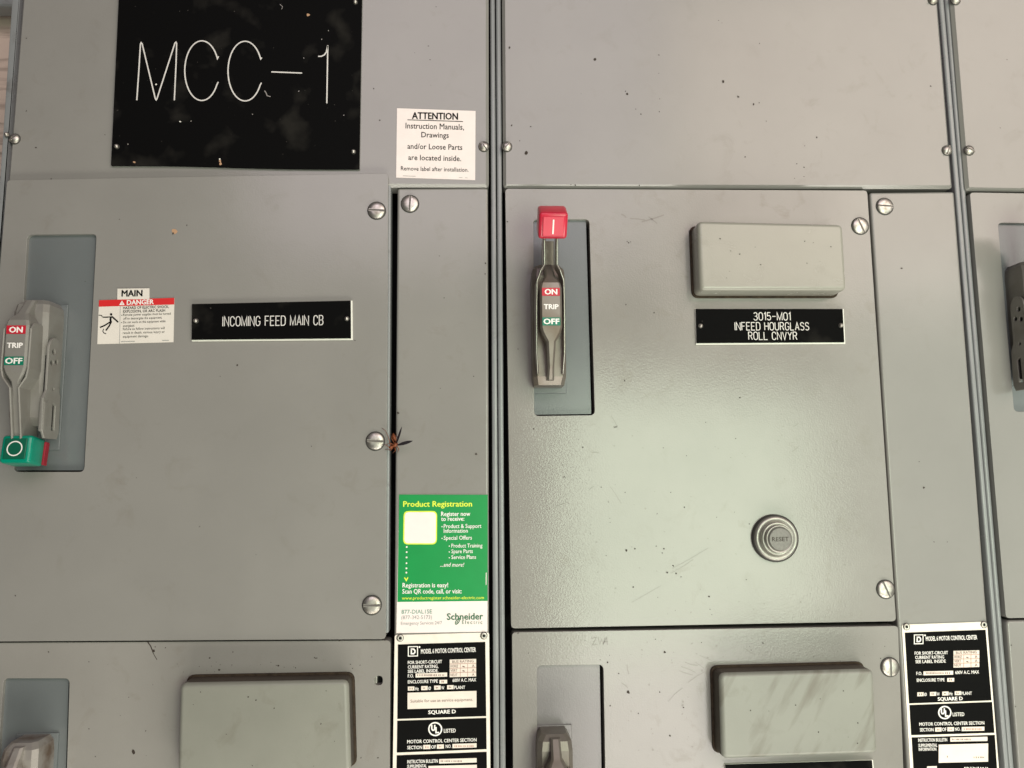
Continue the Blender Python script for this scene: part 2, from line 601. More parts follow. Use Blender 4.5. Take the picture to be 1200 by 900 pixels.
# single-stroke engraving alphabet in a 0..1 box: (width, strokes)
STROKE = {
    'I': (0.0, [[(0, 0), (0, 1)]]),
    'N': (0.62, [[(0, 0), (0, 1), (0.62, 0), (0.62, 1)]]),
    'C': (0.6, [[(0.6, .72)]+arc(.31, .7, .29, .3, 10, 180)[1:]+arc(.31, .3, .29, .3, 180, 350)]),
    'O': (0.62, [arc(.31, .7, .31, .3, 0, 180)+arc(.31, .3, .31, .3, 180, 360)+[(.62, .7)]]),
    '0': (0.56, [arc(.28, .7, .28, .3, 0, 180)+arc(.28, .3, .28, .3, 180, 360)+[(.56, .7)]]),
    'M': (0.74, [[(0, 0), (0, 1), (0.37, 0.05), (0.74, 1), (0.74, 0)]]),
    'G': (0.62, [[(0.6, .74)]+arc(.31, .7, .29, .3, 10, 180)[1:]+arc(.31, .3, .3, .3, 180, 360)+[(.61, .45), (.36, .45)]]),
    'F': (0.54, [[(0, 0), (0, 1), (.54, 1)], [(0, .52), (.44, .52)]]),
    'E': (0.56, [[(.56, 0), (0, 0), (0, 1), (.56, 1)], [(0, .52), (.46, .52)]]),
    'D': (0.6, [[(0, 0), (0, 1), (.3, 1)]+arc(.3, .7, .3, .3, 80, 0, 6)+arc(.3, .3, .3, .3, 0, -80, 6)+[(.3, 0), (0, 0)]]),
    'A': (0.62, [[(0, 0), (.31, 1), (.62, 0)], [(.1, .33), (.52, .33)]]),
    'B': (0.56, [[(0, 0), (0, 1), (.32, 1)]+arc(.32, .76, .22, .24, 80, -80, 8)+[(.32, .52), (0, .52)],
                 [(.32, .52)]+arc(.32, .26, .24, .26, 80, -80, 8)+[(.32, 0), (0, 0)]]),
    'L': (0.54, [[(0, 1), (0, 0), (.54, 0)]]),
    'R': (0.58, [[(0, 0), (0, 1), (.32, 1)]+arc(.32, .75, .24, .25, 80, -80, 8)+[(.32, .5), (0, .5)], [(.32, .5), (.58, 0)]]),
    'S': (0.56, [[(.55, .78)]+arc(.28, .76, .26, .24, 20, 235, 10)+[(.28, .52)]+arc(.28, .26, .28, .26, 60, -150, 10)]),
    'H': (0.6, [[(0, 0), (0, 1)], [(.6, 0), (.6, 1)], [(0, .52), (.6, .52)]]),
    'U': (0.6, [[(0, 1), (0, .3)]+arc(.3, .3, .3, .3, 180, 360)+[(.6, 1)]]),
    'V': (0.6, [[(0, 1), (.3, 0), (.6, 1)]]),
    'Y': (0.6, [[(0, 1), (.3, .5), (.6, 1)], [(.3, .5), (.3, 0)]]),
    '3': (0.54, [arc(.27, .76, .25, .24, 160, -80, 9)+[(.24, .52)]+arc(.26, .26, .28, .26, 75, -165, 10)]),
    '1': (0.2, [[(0, .8), (.2, 1), (.2, 0)]]),
    '5': (0.54, [[(.5, 1), (.06, 1), (.02, .55)]+arc(.26, .32, .27, .3, 110, -160, 10)]),
    '-': (0.5, [[(0, .5), (.5, .5)]]),
    ' ': (0.28, []),
}


def engrave(mb, s, x0, x1, y, cap, w, h, mat, sl=0.0, gap=0.24):
    tot = sum(STROKE[c][0] for c in s)+gap*(len(s)-1)
    a, b = Vector(P2(x0, y, h)), Vector(P2(x1, y-sl, h))
    u = b-a
    up = Vector((-u.y, u.x)).normalized()*(Vector(P2(x0, y-cap, h))-a).length
    x = 0
    for c in s:
        for st in STROKE[c][1]:
            pts = []
            for gx, gy in st:
                p = a+u*((x+gx)/tot)+up*gy
                pts.append((p.x, p.y))
            ribbon(mb, pts, w, h, mat)
        x += STROKE[c][0]+gap

# ------------------------------------------------------------------ background past the cabinet's edge
mb = MB()
mb.bm(box_bm(-2.4, -0.56, -0.33, -0.30, -1.6, 1.1), M['wood'])
wl = mb.build('wall', shift=Vector((0, 0, 0)))
wl['label'] = 'pale weathered wooden wall glimpsed past the upper left cabinet edge'
wl['category'] = 'wall'
mb = MB()
pa, pb = W(-260, -14, -0.26), W(60, 7.5, -0.26)
mb.bm(box_bm(-2.4, -0.56, -0.29, -0.26, pb.z, pa.z, 0.006), M['strip'])
bm_ = mb.build('beam', shift=Vector((0, 0, 0)))
bm_['label'] = 'grey horizontal rail across the wooden wall in the top left corner'
bm_['category'] = 'rail'

# ------------------------------------------------------------------ cabinet frames behind the doors (one per section)
YB = 1180    # below the picture
YT = -90     # above it
XL0, XL1 = ((25, 0), (8.5, 205)), None
def strip_quad(x0a, x1a, ya, x0b, x1b, yb, h):
    return Q([along((x0a, ya), (x0b, yb), YT), along((x1a, ya), (x1b, yb), YT),
              along((x1a, ya), (x1b, yb), YB), along((x0a, ya), (x0b, yb), YB)], h)


STRIPS = {
    0: strip_quad(14, 23, 0, 0, 7.0, 205, 0.004),
    1: strip_quad(574.9, 580.5, 100, 578, 584.6, 800, -0.003),
    2: strip_quad(581.7, 587.6, 100, 585.8, 592, 800, -0.003),
    3: strip_quad(1100.6, 1106.6, 0, 1158.8, 1164, 675, -0.003),
    4: strip_quad(1107.6, 1113.2, 0, 1164.9, 1170, 675, -0.003),
}
def frame(lab, loc, xa, xb, sides):
    f = thing('cabinet_frame', lab, 'cabinet frame', loc, 'steel frames of the three cabinet sections')
    mb = MB()
    mb.bm(box_bm(xa, xb, -0.50, -0.045, W(600, YB).z, W(600, YT).z), M['dark'])
    mb.build('body', f)
    for s in sides:
        q = STRIPS[s]
        mb = MB()
        hf = 0.004 if s == 0 else -0.003
        mb.bm(sheet_bm(q, [], hf, 0.05, 0.0022, 4), M['strip'], True)
        mb.build('flange', f)
    return f


Zb = W(600, YB).z
fr1 = frame('dark steel frame of the leftmost section, bluish flange along the far left edge', (-0.25, 0.1, Zb), STRIPS[0][0][0]+0.006, -0.003, (0, 1))
fr2 = frame('dark steel frame of the middle section, between the two bluish double seams', (0.25, 0.1, Zb), 0.0005, 0.5065, (2, 3))
fr3 = frame('dark steel frame of the section cut off by the right edge', (0.7, 0.1, Zb), 0.5095, 1.05, (4,))

# ------------------------------------------------------------------ screws (built once, copied)
def screw_mesh(r, slot=True, dome=0.0012, mat='steel'):
    mb = MB()
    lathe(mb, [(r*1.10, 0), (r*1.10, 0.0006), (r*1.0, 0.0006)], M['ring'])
    b = bmesh.new()
    prof = [(r, 0), (r*0.995, 0.0012), (r*0.9, 0.0021), (r*0.5, 0.0021+dome*0.75), (0.0001, 0.0021+dome)]
    lathe(mb, prof, M[mat], 28)
    if slot:
        w = r*0.10
        mb.bm(box_bm(-r*0.93, r*0.93, 0.0, 0.00225+dome, -w, w), M['slot'])
        for sgn in (1, -1):
            mb.bm(box_bm(-r*0.9, r*0.9, 0.0, 0.0022+dome*0.9, sgn*w*1.2-w*0.25, sgn*w*1.2+w*0.25), M[mat])
    o = mb.build('screw', shift=Vector((0, 0, 0)))
    me = o.data
    bpy.data.objects.remove(o)
    return me


BIG = screw_mesh(0.0088, dome=0.0006)
SMALL = screw_mesh(0.0053, dome=0.0016)
TINY = screw_mesh(0.0024, slot=False, dome=0.0016)
RIVET = None


def screw(parent, px, py, ang, h, me=BIG, name='screw', label=None):
    o = bpy.data.objects.new(name, me)
    COL.objects.link(o)
    o.parent = parent
    p = W(px, py, h)
    o.location = p-wloc(parent)
    o.rotation_euler = (0, radians(-ang), 0)
    if label:
        o['label'] = label
    return o


def specks(mb, pts, h, mat='speck'):
    for p in pts:
        x, y = p[0], p[1]
        r = (p[2] if len(p) > 2 else 1.0)*0.00082
        disc(mb, P2(x, y, h), r, h+0.0002, M[mat], 9, 0.35, random.uniform(0.6, 1), random.uniform(0, 3))


def scatter(mb, x0, y0, x1, y1, n, h, mat='speck', rmax=0.8):
    for _ in range(n):
        specks(mb, [(random.uniform(x0, x1), random.uniform(y0, y1), random.uniform(0.25, rmax)**1.3)], h, mat)


def scratches(mb, lst, h, mat='faint'):
    for x0, y0, x1, y1, w in lst:
        mx, my = (x0+x1)/2+random.uniform(-1, 1), (y0+y1)/2+random.uniform(-1, 1)
        ribbon(mb, Q([(x0, y0), (mx, my), (x1, y1)], h), w*0.00085, h+0.00018, M[mat])

# ------------------------------------------------------------------ top cover plates
GT = 'blank top cover plates of the cabinet sections'
def top_plate(lab, quad, loc, spk, screws, h=0.0015):
    t = thing('top_plate', lab, 'cover plate', loc, GT)
    mb = MB()
    sheet(mb, Q(quad, h), h, 0.02, M['paint'], 0.0032, r=0.004, seg=1)
    specks(mb, spk, h)
    mb.build('plate', t)
    for x, y, a, me in screws:
        screw(t, x, y, a, h, me)
    return t


gl = ((25, 0), (8.5, 205))
tp1 = top_plate('grey top cover plate of the leftmost section, behind the big black sign',
                [along(*gl, YT), along((572.6, 0), (572.8, 218), YT), (572.8, 219), along(*gl, 217)],
                W(290, 217), [(31, 45), (31, 130), (504, 70, .8), (502, 54), (438, 104), (445, 141), (42, 173), (123, 158, .7), (60, 210), (486, 62, .6), (511, 8, .6), (505, 100, .5)],
                [(567, 172, -55, SMALL), (17.5, 163, 40, SMALL)])
screw(fr1, 8.5, 158, 20, 0.0052, TINY, 'cap_nut')
tp2 = top_plate('grey top cover plate of the middle section, bare but for dark specks',
                [along((588.5, 0), (589.6, 200), YT), along((1099.8, 0), (1117.3, 215), YT), (1117.5, 220.3), (589.8, 219.2)],
                W(850, 218),
                [(597, 56, 1.9), (599.5, 147, 1.2), (622, 148.5), (616.5, 179, 2.2), (609, 165, .8), (697, 70, 2), (735, 110, 1.6), (733, 107, .8), (745, 128, .8),
                 (751, 134), (772, 64.5), (772, 86, .7), (772.5, 131, .8), (773, 116, .6), (847.5, 96, 2), (865, 113.5, 1.4), (883, 122.5, 1.5), (889.5, 120.5, .9), (890, 51),
                 (873, 184, 1), (842, 24, .8), (846, 27, .6), (1090.5, 101, 1.3), (957, 161, 1.1), (933.5, 192), (942, 196), (942, 207, .8), (931, 209, .7), (943, 171, .6),
                 (674, 217, 1), (749, 217.5, 1), (898, 142, .7), (669, 216.5, .8), (681, 110, .5)],
                [(594, 172, 50, SMALL), (1109.5, 176.5, 70, SMALL), (1093, 0.5, 30, SMALL)])
tp3 = top_plate('grey top cover plate of the section cut off by the right edge',
                [along((1114.8, 0), (1132.7, 220), YT), (1560, YT), (1600, 229), (1133, 222.5)], W(1300, 222), [(1180, 70, .7), (1172, 150, .6)],
                [(1135.5, 176.5, -30, SMALL), (1119.5, 0.5, 10, SMALL)])

# ------------------------------------------------------------------ operating handle mechanism
def handle_mech(unit, px, py, h0, lever_up, cast, side=None, knob=True, foot='plate'):
    """disconnect handle: housing with ON / TRIP / OFF face, lever yoke, square knob, padlock hasp"""
    c = W(px, py, h0)
    base = c-wloc(unit)
    zero = Vector((0, 0, 0))
    mb = MB()
    mm = 0.001
    # flat mounting foot and box-shaped housing
    loft(mb, [(-.060, -.015, .015, 0, .024), (-.052, -.0165, .0165, 0, .030), (.050, -.0165, .0165, 0, .033), (.058, -.0155, .0155, 0, .031), (.063, -.012, .012, 0, .026)],
         M[cast], .004)
    # ridge carrying the printed face; narrow at both ends
    loft(mb, [(.061, -.0045, .0045, .02, .034), (.046, -.005, .005, .02, .045), (.038, -.0095, .0095, .02, .0515), (.033, -.0108, .0108, .02, .052),
              (-.006, -.0108, .0108, .02, .052), (-.012, -.009, .009, .02, .0515), (-.020, -.0045, .0045, .02, .049), (-.044, -.0032, .0032, .02, .043), (-.056, -.0036, .0036, .02, .036)],
         M[cast], .002)
    hd = mb.build('operating_handle', unit, zero, base)
    mb = MB()
    mb.bm(box_bm(-.0195, .0195, 0, .002, -.066 if lever_up else -.082, .064, .0009), M[foot])
    mb.build('mounting_foot', hd, zero)
    s = 1 if lever_up else -1
    # lever: two cheeks that draw together into the neck under the knob
    mb = MB()
    for q in (1, -1):
        xs = []
        def sec(z, x, o0, o1, t=.0020):
            a, b2 = sorted((q*x, q*(x+t)))
            xs.append((s*z, a, b2, o0, o1))
        if lever_up:
            sec(-.050, .0115, .020, .034)
            sec(-.030, .0128, .018, .040)
            sec(.012, .0128, .024, .046)
            sec(.040, .0122, .032, .050)
            sec(.050, .0085, .036, .053)
            sec(.055, .0052, .038, .056)
        else:
            sec(-.036, .0110, .018, .046)
            sec(-.030, .0112, .018, .051)
            sec(.008, .0112, .020, .0515)
            sec(.016, .0096, .022, .051)
            sec(.026, .0030, .024, .050)
        sec(.086 if lever_up else .074, .0052 if lever_up else .0030, .046 if lever_up else .016, .062 if lever_up else .041)
        loft(mb, xs if s > 0 else xs[::-1], M['chrome'] if cast == 'cast' else M[cast], .0008)
    wsec = [(s*.046, -.006, .006, .018, .024), (s*.086, -.006, .006, .026, .032)] if lever_up else [(s*.020, -.004, .004, .026, .0475), (s*.074, -.004, .004, .012, .037)]
    loft(mb, wsec if s > 0 else wsec[::-1], M[cast], .001)
    mb.build('lever', hd, zero)
    # knob
    tilt = Matrix.Translation((.001, -.064, .095)) @ Matrix.Rotation(radians(38), 4, 'X') if lever_up else Matrix.Translation((.0005, -.029, -.084)) @ Matrix.Rotation(radians(-8), 4, 'X')
    kc, kp = ('red', 'redpad') if lever_up else ('green', 'greenpad')
    if knob:
        mb = MB()
        mb.bm(box_bm(-.014, .014, -.012, .0125, -.0132, .0132, .0032, 4), M[kc], True, tilt)
        mb.bm(box_bm(-.0102, .0102, .0115, .0136, -.0098, .0098, .0008), M[kp], False, tilt)
        kb = mb.build('knob', hd, zero)
        mb = MB()
        if lever_up:
            mb.bm(box_bm(-.0007, .0007, .0130, .0140, -.0072, .0072), M['white'], False, tilt)
        else:
            ring = [(.0066*cos(2*pi*i/36), .0066*sin(2*pi*i/36)) for i in range(37)]
            r2 = MB()
            ribbon(r2, ring, .0011, .0140, M['white'])
            mb.add(r2.v, r2.f, M['white'], False, tilt)
        mb.build('knob_symbol', hd, zero)
        if not lever_up:
            mb = MB()
            mb.bm(box_bm(.0135, .0160, -.0145, -.0080, -.0120, .0105, .0008), M['darkred'], False, tilt)
            mb.build('knob_clip', hd, zero)
    # printed face
    def lab(nm, z0, z1, film, txt, half):
        mb = MB()
        o = .0523
        if film:
            mb.add([(-half, -o, z0), (half, -o, z0), (half, -o, z1), (-half, -o, z1)], [(0, 1, 2, 3)], M[film])
        vs, fs = glyph_mesh(txt, 0.0)
        xa, xb = min(v[0] for v in vs), max(v[0] for v in vs)
        hh = max(v[1] for v in vs)
        w = half*(0.68 if txt == 'ON' else 0.86)
        ht = (z1-z0)*0.66
        for n, (dx, dz) in enumerate(((0, 0), (.0003, 0), (-.0003, 0), (0, .0002), (0, -.0002))):
            mb.add([(-w+2*w*(x-xa)/(xb-xa)+dx, -o-.0002-n*.00001, (z0+z1)/2-ht/2+ht*y/hh+dz) for x, y in vs], fs, M['white'])
        mb.build(nm, hd, zero)
    lab('on_label', .0245, .0325, 'redprint', 'ON', .0088)
    lab('trip_label', .0100, .0172, None, 'TRIP', .0082)
    lab('off_label', -.0050, .0030, 'greenprint', 'OFF', .0088)
    # padlock hasp on the flank
    if side:
        mb = MB()
        pv = Matrix.Translation((side*.0166, -.024, -.030)) @ Matrix.Rotation(radians(side*90), 4, 'Z')
        lathe(mb, [(.0042, 0), (.0042, .002), (.0034, .003), (.0012, .003), (.001, .002), (.0001, .002)], M['steel'], 16, pv)
        def sidebm(outer, holes, x, t):
            b = sheet_bm(outer, holes, 0, t, .0006, 2)
            # (u, z) with u = out -> turn the plate so that it faces sideways
            for v in b.verts:
                u, yy, z = v.co
                v.co = (side*(x-yy), -u, z)
            bmesh.ops.recalc_face_normals(b, faces=b.faces)
            return b
        up = arc(.022, .014, .0105, .012, 0, 180, 12)
        outer = up+[(.0115, -.022), (.007, -.030), (.006, -.066), (.009, -.072), (.031, -.072), (.036, -.064), (.037, -.034), (.0325, -.026)]
        hole = lambda u, z, r: [(u+r*cos(2*pi*i/12), z+r*sin(2*pi*i/12)) for i in range(12)][::-1]
        slot = [(.015, -.064), (.015, -.040), (.020, -.038), (.020, -.064)]
        mb.bm(sidebm(outer, [hole(.024, .012, .0026), hole(.018, .003, .0024), hole(.026, .001, .0026), hole(.021, -.024, .0016), slot], .0205, .002), M[cast])
        mb.bm(box_bm(*sorted((side*.016, side*.0186)), .010, .030, -.060, .008), M['dark'])
        mb.bm(box_bm(*sorted((side*.016, side*.021)), .028, .036, -.066, -.036, .002), M[cast])
        mb.build('padlock_hasp', hd, zero)
    return hd


def cover(unit, quad, hf=0.027, grime_shade=True, mat='cover'):
    """raised blank cover with rounded rim on a thin gasket"""
    f = Q(quad, hf)
    mb = MB()
    sheet(mb, f, hf, hf-0.0022, M[mat], 0.0042, r=0.006, seg=6)
    mb2 = MB()
    cx, cz = sum(p[0] for p in f)/4, sum(p[1] for p in f)/4
    g = [(cx+(x-cx)*(1+.0022/abs(x-cx)), cz+(z-cz)*(1+.0022/abs(z-cz))) for x, z in f]
    for x, y, r in random_on(quad, 12):
        specks(mb, [(x, y, r)], hf)
    if grime_shade:        # brown dirt, with shade painted in, on all the side walls
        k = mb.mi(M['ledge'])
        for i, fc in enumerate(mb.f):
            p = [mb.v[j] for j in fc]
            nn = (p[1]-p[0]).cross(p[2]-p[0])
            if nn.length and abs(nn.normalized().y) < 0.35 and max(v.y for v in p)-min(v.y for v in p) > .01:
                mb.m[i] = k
    cv = mb.build('device_cover', unit)
    sheet(mb2, g, unit['h']+0.0024, 0.002, M['gasket'], 0.0008, r=0.008)
    mb2.build('gasket', cv)
    return cv


def random_on(q, n):
    out = []
    for _ in range(n):
        u, v = random.uniform(.05, .95), random.uniform(.05, .95)
        x = (q[0][0]*(1-u)+q[1][0]*u)*(1-v)+(q[3][0]*(1-u)+q[2][0]*u)*v
        y = (q[0][1]*(1-u)+q[1][1]*u)*(1-v)+(q[3][1]*(1-u)+q[2][1]*u)*v
        out.append((x, y, random.uniform(.3, .9)))
    return out


def unit_thing(lab, loc, h):
    u = thing('drawer_unit', lab, 'cabinet unit', loc, 'plug-in drawer units of the cabinets')
    u['h'] = h
    return u


def door(u, quad, h, holes, mat, spk=(), extra=None, t=0.018, bev=0.0022, r=0.004):
    mb = MB()
    sheet(mb, Q(quad, h), h, t, M[mat], bev, [Q(q, h) for q in holes], r=r, seg=4)
    specks(mb, spk, h)
    if extra:
        extra(mb)
    return mb.build('door', u)


def recess(u, quad, h, deep=0.004, gap=0.003, low=True, mat='plate'):
    """blue-grey handle plate showing through the opening"""
    q = Q(quad, h)
    cx, cz = sum(p[0] for p in q)/4, sum(p[1] for p in q)/4
    wd = q[1][0]-q[0][0]
    g = []
    for x, z in q:      # tucked behind the opening on three sides, a dark gap left along the latch side
        g.append((x-gap if x > cx else x-.006, z+.006 if z > cz else z-(.006 if low else -.0016)))
    mb = MB()
    sheet(mb, g, h-deep, 0.002, M[mat])
    return mb.build('handle_plate', u)


# ---- left upper unit (hung slightly askew, standing a little proud)
h1 = 0.006
u1 = unit_thing('large left door marked INCOMING FEED MAIN CB, its handle ending in a green knob', W(220, 750), h1)
R1 = [(32, 275), (113, 274), (98.5, 553), (16, 553)]
door(u1, [along(*gl, 211), (455, 203), (452, 749), along(*gl, 752)], h1, [R1], 'paint',
     [(219, 264, .9), (140, 257, .8), (278, 428, 1.1), (234, 617, .8), (416, 399, .7), (365, 523, .7), (258, 441, .5), (100, 330, .7), (160, 560, .5), (300, 650, .5), (18, 698, .8)],
     lambda mb: (specks(mb, [(204, 271.5, 3.4)], h1, 'mud'), specks(mb, [(203, 273.5, 1.4)], h1+.0002, 'speck')))
mb = MB()   # folded return flange along the latch side
sheet(mb, Q([(440, 207.5), (458.2, 208), (455.5, 742), (435, 742)], h1-.006), h1-.006, .016, M['strip'], .0016, r=.002)
mb.build('door_lip', u1)
recess(u1, R1, h1, gap=.0022, low=False)
for x, y, a in ((441.5, 247, -3), (440, 517, -3), (436, 709, 0)):
    screw(u1, x, y, a, h1)
handle_mech(u1, 53, 431, h1-.004, False, 'cast_grey', side=1)

# ---- left lower unit
h2 = 0.002
u2 = unit_thing('left lower door with an open square latch hole and a raised blank cover', W(220, 1120), h2)
R2 = [(4, 795), (81.5, 795), (73, 1075), (-14, 1076)]
HOLE = [(438.5, 792), (448.5, 792), (448.5, 803), (438, 803)]
def ex2(mb):
    scratches(mb, [(173, 752, 179, 763, 1.2), (179, 764, 184, 773, .7), (368, 770, 372, 771, .8)], h2, 'speck')
    scatter(mb, 200, 775, 430, 796, 30, h2)
    scatter(mb, 90, 760, 450, 890, 34, h2)
door(u2, [along(*gl, 753.5), (457.5, 750.5), (455.5, 1110), along(*gl, 1112)], h2, [R2, HOLE], 'paint_worn',
     [(180, 763, 2), (156.5, 881, 2.3), (57, 764, .9), (182, 758, .7), (194, 759, .7), (246, 771, 1), (273, 764, .7), (257, 785, 1.2), (281, 791, 1), (298, 790, 1),
      (326, 780, 1.1), (398, 750.5, 1), (423, 888, .9), (443, 888, 1), (444, 840, .5)], ex2)
recess(u2, R2, h2)
mb = MB()
lk = Q([(437.5, 791), (449.5, 791), (449.5, 804), (437, 804)], h2)
sheet(mb, lk, h2-.010, .002, M['dark'])
p = W(440.5, 798, h2-.004)
mb.bm(box_bm(p.x-.0022, p.x+.0015, h2-.009, h2-.004, p.z-.003, p.z+.005, .001), M['bezel'])
mb.build('latch_hole', u2)
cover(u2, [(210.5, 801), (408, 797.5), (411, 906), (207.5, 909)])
handle_mech(u2, 40, 942, h2-.004, False, 'cast_rust', side=None)

# ---- middle upper unit
h3 = 0.002
u3 = unit_thing('middle door with a red-knobbed handle turned ON and a round RESET button', W(820, 735), h3)
R3 = [(625, 257), (690.5, 257), (697, 486.5), (626, 487.5)]
def ex3(mb):
    scratches(mb, [(788, 666, 830, 642, .5), (786, 672, 812, 656, .5), (716, 487, 724, 501, .6), (728, 251, 734, 255, 1.6), (738, 256, 756, 258, 1.2), (752, 260, 778, 252, 1.6),
                   (760, 254, 770, 262, 1.0),  (720, 501, 723, 500, 1), (694, 530, 702, 531, .9),
                   (930, 500, 936, 496, .8), (928, 530, 936, 523, .9), (652, 593, 664, 589, .7), (715, 570, 728, 590, .5), (690, 575, 696, 570, .6), (719, 499.5, 723, 500.5, 1.2),
                   (740, 706, 775, 686, .35)], h3)
    scatter(mb, 640, 490, 1000, 720, 110, h3, 'faint', 1.1)
    scatter(mb, 640, 500, 960, 725, 46, h3, 'speck', .75)
door(u3, [(592, 221), (1016.3, 223.2), (1050.2, 728), (599, 736.5)], h3, [R3], 'paint_worn',
     [(736.5, 284.5, 1.1), (735, 283, .7), (739, 283.5, .7), (733.5, 357, .9), (766.5, 366.5, 1.1), (732, 446, .9), (867, 466, 1), (862, 514, .8), (827, 495, .6), (625.5, 502.5, .9),
      (704.5, 571, .8), (732.5, 577, .7), (786, 577, .7), (802, 594.5, 1.1), (770, 602, .8), (734, 645, 1.3), (744, 643, .9), (778, 643, 1), (776, 648, .8), (789, 663, 1.2), (782, 671, 1),
      (792, 672, 1), (878, 614, .8), (831, 699, 1.2), (798, 676, .8), (742, 688, 1), (832, 714, .7), (607, 409, .7), (594.5, 260, 1.2), (769, 640, .7), (661, 559, .9), (663, 560, .6), (659, 545, .8), (683, 524, .9)], ex3)
recess(u3, R3, h3, low=False)
for x, y, a in ((1007.8, 265, -68), (1037.5, 690.5, -68)):
    screw(u3, x, y, a, h3)
cover(u3, [(817.5, 258.5), (988, 262.5), (992.5, 340.5), (820.5, 340.5)], grime_shade=False, mat='cover_pale')
handle_mech(u3, 640.5, 387.5, h3-.004, True, 'cast')
# reset button
c = W(907.5, 630.5, h3)
rb = MB()
lathe(rb, [(.0238, 0), (.0238, .003), (.0222, .0042)], M['ring'], 48)
lathe(rb, [(.0222, .003), (.0222, .0046), (.0212, .0062), (.0190, .0066), (.0182, .0058)], M['bezel'], 48)
lathe(rb, [(.0182, .0058), (.0178, .0040), (.0168, .0040)], M['ring'], 48)
lathe(rb, [(.0168, .0040), (.0166, .0092), (.0158, .0102), (.0150, .0100)], M['bezel'], 48)
lathe(rb, [(.0150, .0100), (.0146, .0055), (.0143, .0055)], M['ring'], 48)
lathe(rb, [(.0143, .0055), (.0142, .0125), (.0136, .0142), (.0126, .0144), (.0122, .0138)], M['bezel'], 48)
lathe(rb, [(.0122, .0138), (.0121, .0110), (.0110, .0110)], M['ring'], 48)
rbo = rb.build('reset_button', u3, Vector((0, 0, 0)), c-wloc(u3))
cp = MB()
lathe(cp, [(.0112, .008), (.0112, .0148), (.0108, .0154), (.0104, .0155)], M['button'], 40)
vs, fs = glyph_mesh('RESET', 0.0)
xa, xb = min(v[0] for v in vs), max(v[0] for v in vs)
hh = max(v[1] for v in vs)
cp.add([(-.0084+.0168*(x-xa)/(xb-xa), -.01568, -.002+.0042*y/hh) for x, y in vs], fs, M['speck'])
cp.build('button_cap', rbo, Vector((0, 0, 0)))

# ---- middle lower unit
h4 = 0.002
u4 = unit_thing('middle lower door with scuffed paint and an open handle slot at its upper left', W(830, 1120), h4)
R4 = [(629, 780), (707, 779), (712, 1060), (631, 1061)]
def ex4(mb):
    # pencilled scrawl and scratches
    for st in ([(693, 748), (699, 747), (694, 756), (700, 755)], [(701, 747), (703, 755), (705, 749), (707, 755), (709, 747)], [(707, 755), (711, 747), (712, 756)], [(708, 752), (712, 752)]):
        ribbon(mb, Q(st, h4), .0007, h4+.0002, M['faint'])
    scratches(mb, [(803, 776, 818, 780, .7), (798, 781, 815, 788, .7), (796, 786, 812, 791, .7), (806, 800, 826, 787, .7), (820, 768, 834, 774, .6), (873, 760, 885, 767, .8), (735, 779, 737, 790, 1),
                   (728, 800, 736, 806, .8), (815, 776, 825, 783, .5), (783, 822, 800, 806, .5)], h4)
    scatter(mb, 715, 745, 850, 890, 70, h4, 'faint', 1.3)
    scatter(mb, 610, 742, 1040, 775, 26, h4, 'speck', .7)
door(u4, [(600, 741), (1052.5, 733.5), (1066, 1100), (603, 1106)], h4, [R4], 'paint_worn',
     [(736, 811, 2), (779, 764, 1.5), (712, 776, 1.1), (773, 811, 1.1), (801, 829, 1), (785, 862, 1.2), (715, 827, .9), (748, 836, .7), (607, 742, .9), (768, 749, .7), (894, 753.5, 1.2), (725, 789, .8)], ex4)
recess(u4, R4, h4, mat='plate_lit')
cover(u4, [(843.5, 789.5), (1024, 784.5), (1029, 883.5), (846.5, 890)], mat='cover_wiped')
screw(u4, 1042.5, 781.5, 88, h4)
handle_mech(u4, 648, 930, h4-.004, False, 'cast', foot='plate_lit')

# ---- right section units
h5 = 0.002
u5 = unit_thing('door at the right edge with part of a dark handle showing in its slot', W(1380, 724), h5)
R5 = [(1169.5, 261), (1236, 262), (1257, 482), (1188.5, 482.5)]
door(u5, [(1136.5, 225.5), (1560, 232), (1600, 716), (1179, 724.5)], h5, [R5], 'paint')
recess(u5, R5, h5)
handle_mech(u5, 1198, 381, h5-.004, True, 'cast_dark', side=-1)
u6 = unit_thing('lower door at the right edge, plain grey as far as seen', W(1380, 1100), h5)
door(u6, [(1179.5, 727.5), (1600, 719), (1650, 1080), (1208, 1090)], h5, [], 'paint', [(1185, 756, 1), (1190, 828, .8), (1188, 860, .6)])

# ------------------------------------------------------------------ wireway covers
def wireway(lab, quad, loc, spk, scr, h):
    t = thing('wireway_cover', lab, 'cover strip', loc, 'narrow wireway covers beside the doors')
    mb = MB()
    sheet(mb, Q(quad, h), h, 0.02, M['paint'], 0.0028, r=0.003, seg=4)
    specks(mb, spk, h)
    mb.build('plate', t)
    for x, y, a in scr:
        screw(t, x, y, a, h)
    return t


hw = 0.0
ww1 = wireway('narrow upright grey cover with the wasp and green sticker on it', [(465.8, 220.5), (571.8, 220), (573.8, 1110), (459.5, 1112)], W(518, 1110),
              [(515, 300, .9), (520.5, 349, .8), (555, 441, .7), (569, 308.5, 1.3), (568.5, 321, 1), (558, 532, 1.3), (466.5, 484, 1.5), (516, 455, .6)], [(480.5, 239, 86)], hw)
ww2 = wireway('narrow upright grey cover right of the RESET button, rating plate at its foot', [(1019.5, 225.5), (1118.3, 224.5), along((1118.3, 224.5), (1170.5, 900), 1110), along((1019.5, 225.5), (1063.5, 900), 1110)], W(1110, 1100),
              [(1056.5, 314.5, 1.2), (1082.5, 571.5, 1.4), (1094.5, 635, .8), (1110, 635, .7), (1077, 541, .7)], [(1036.5, 242, -4)], hw)

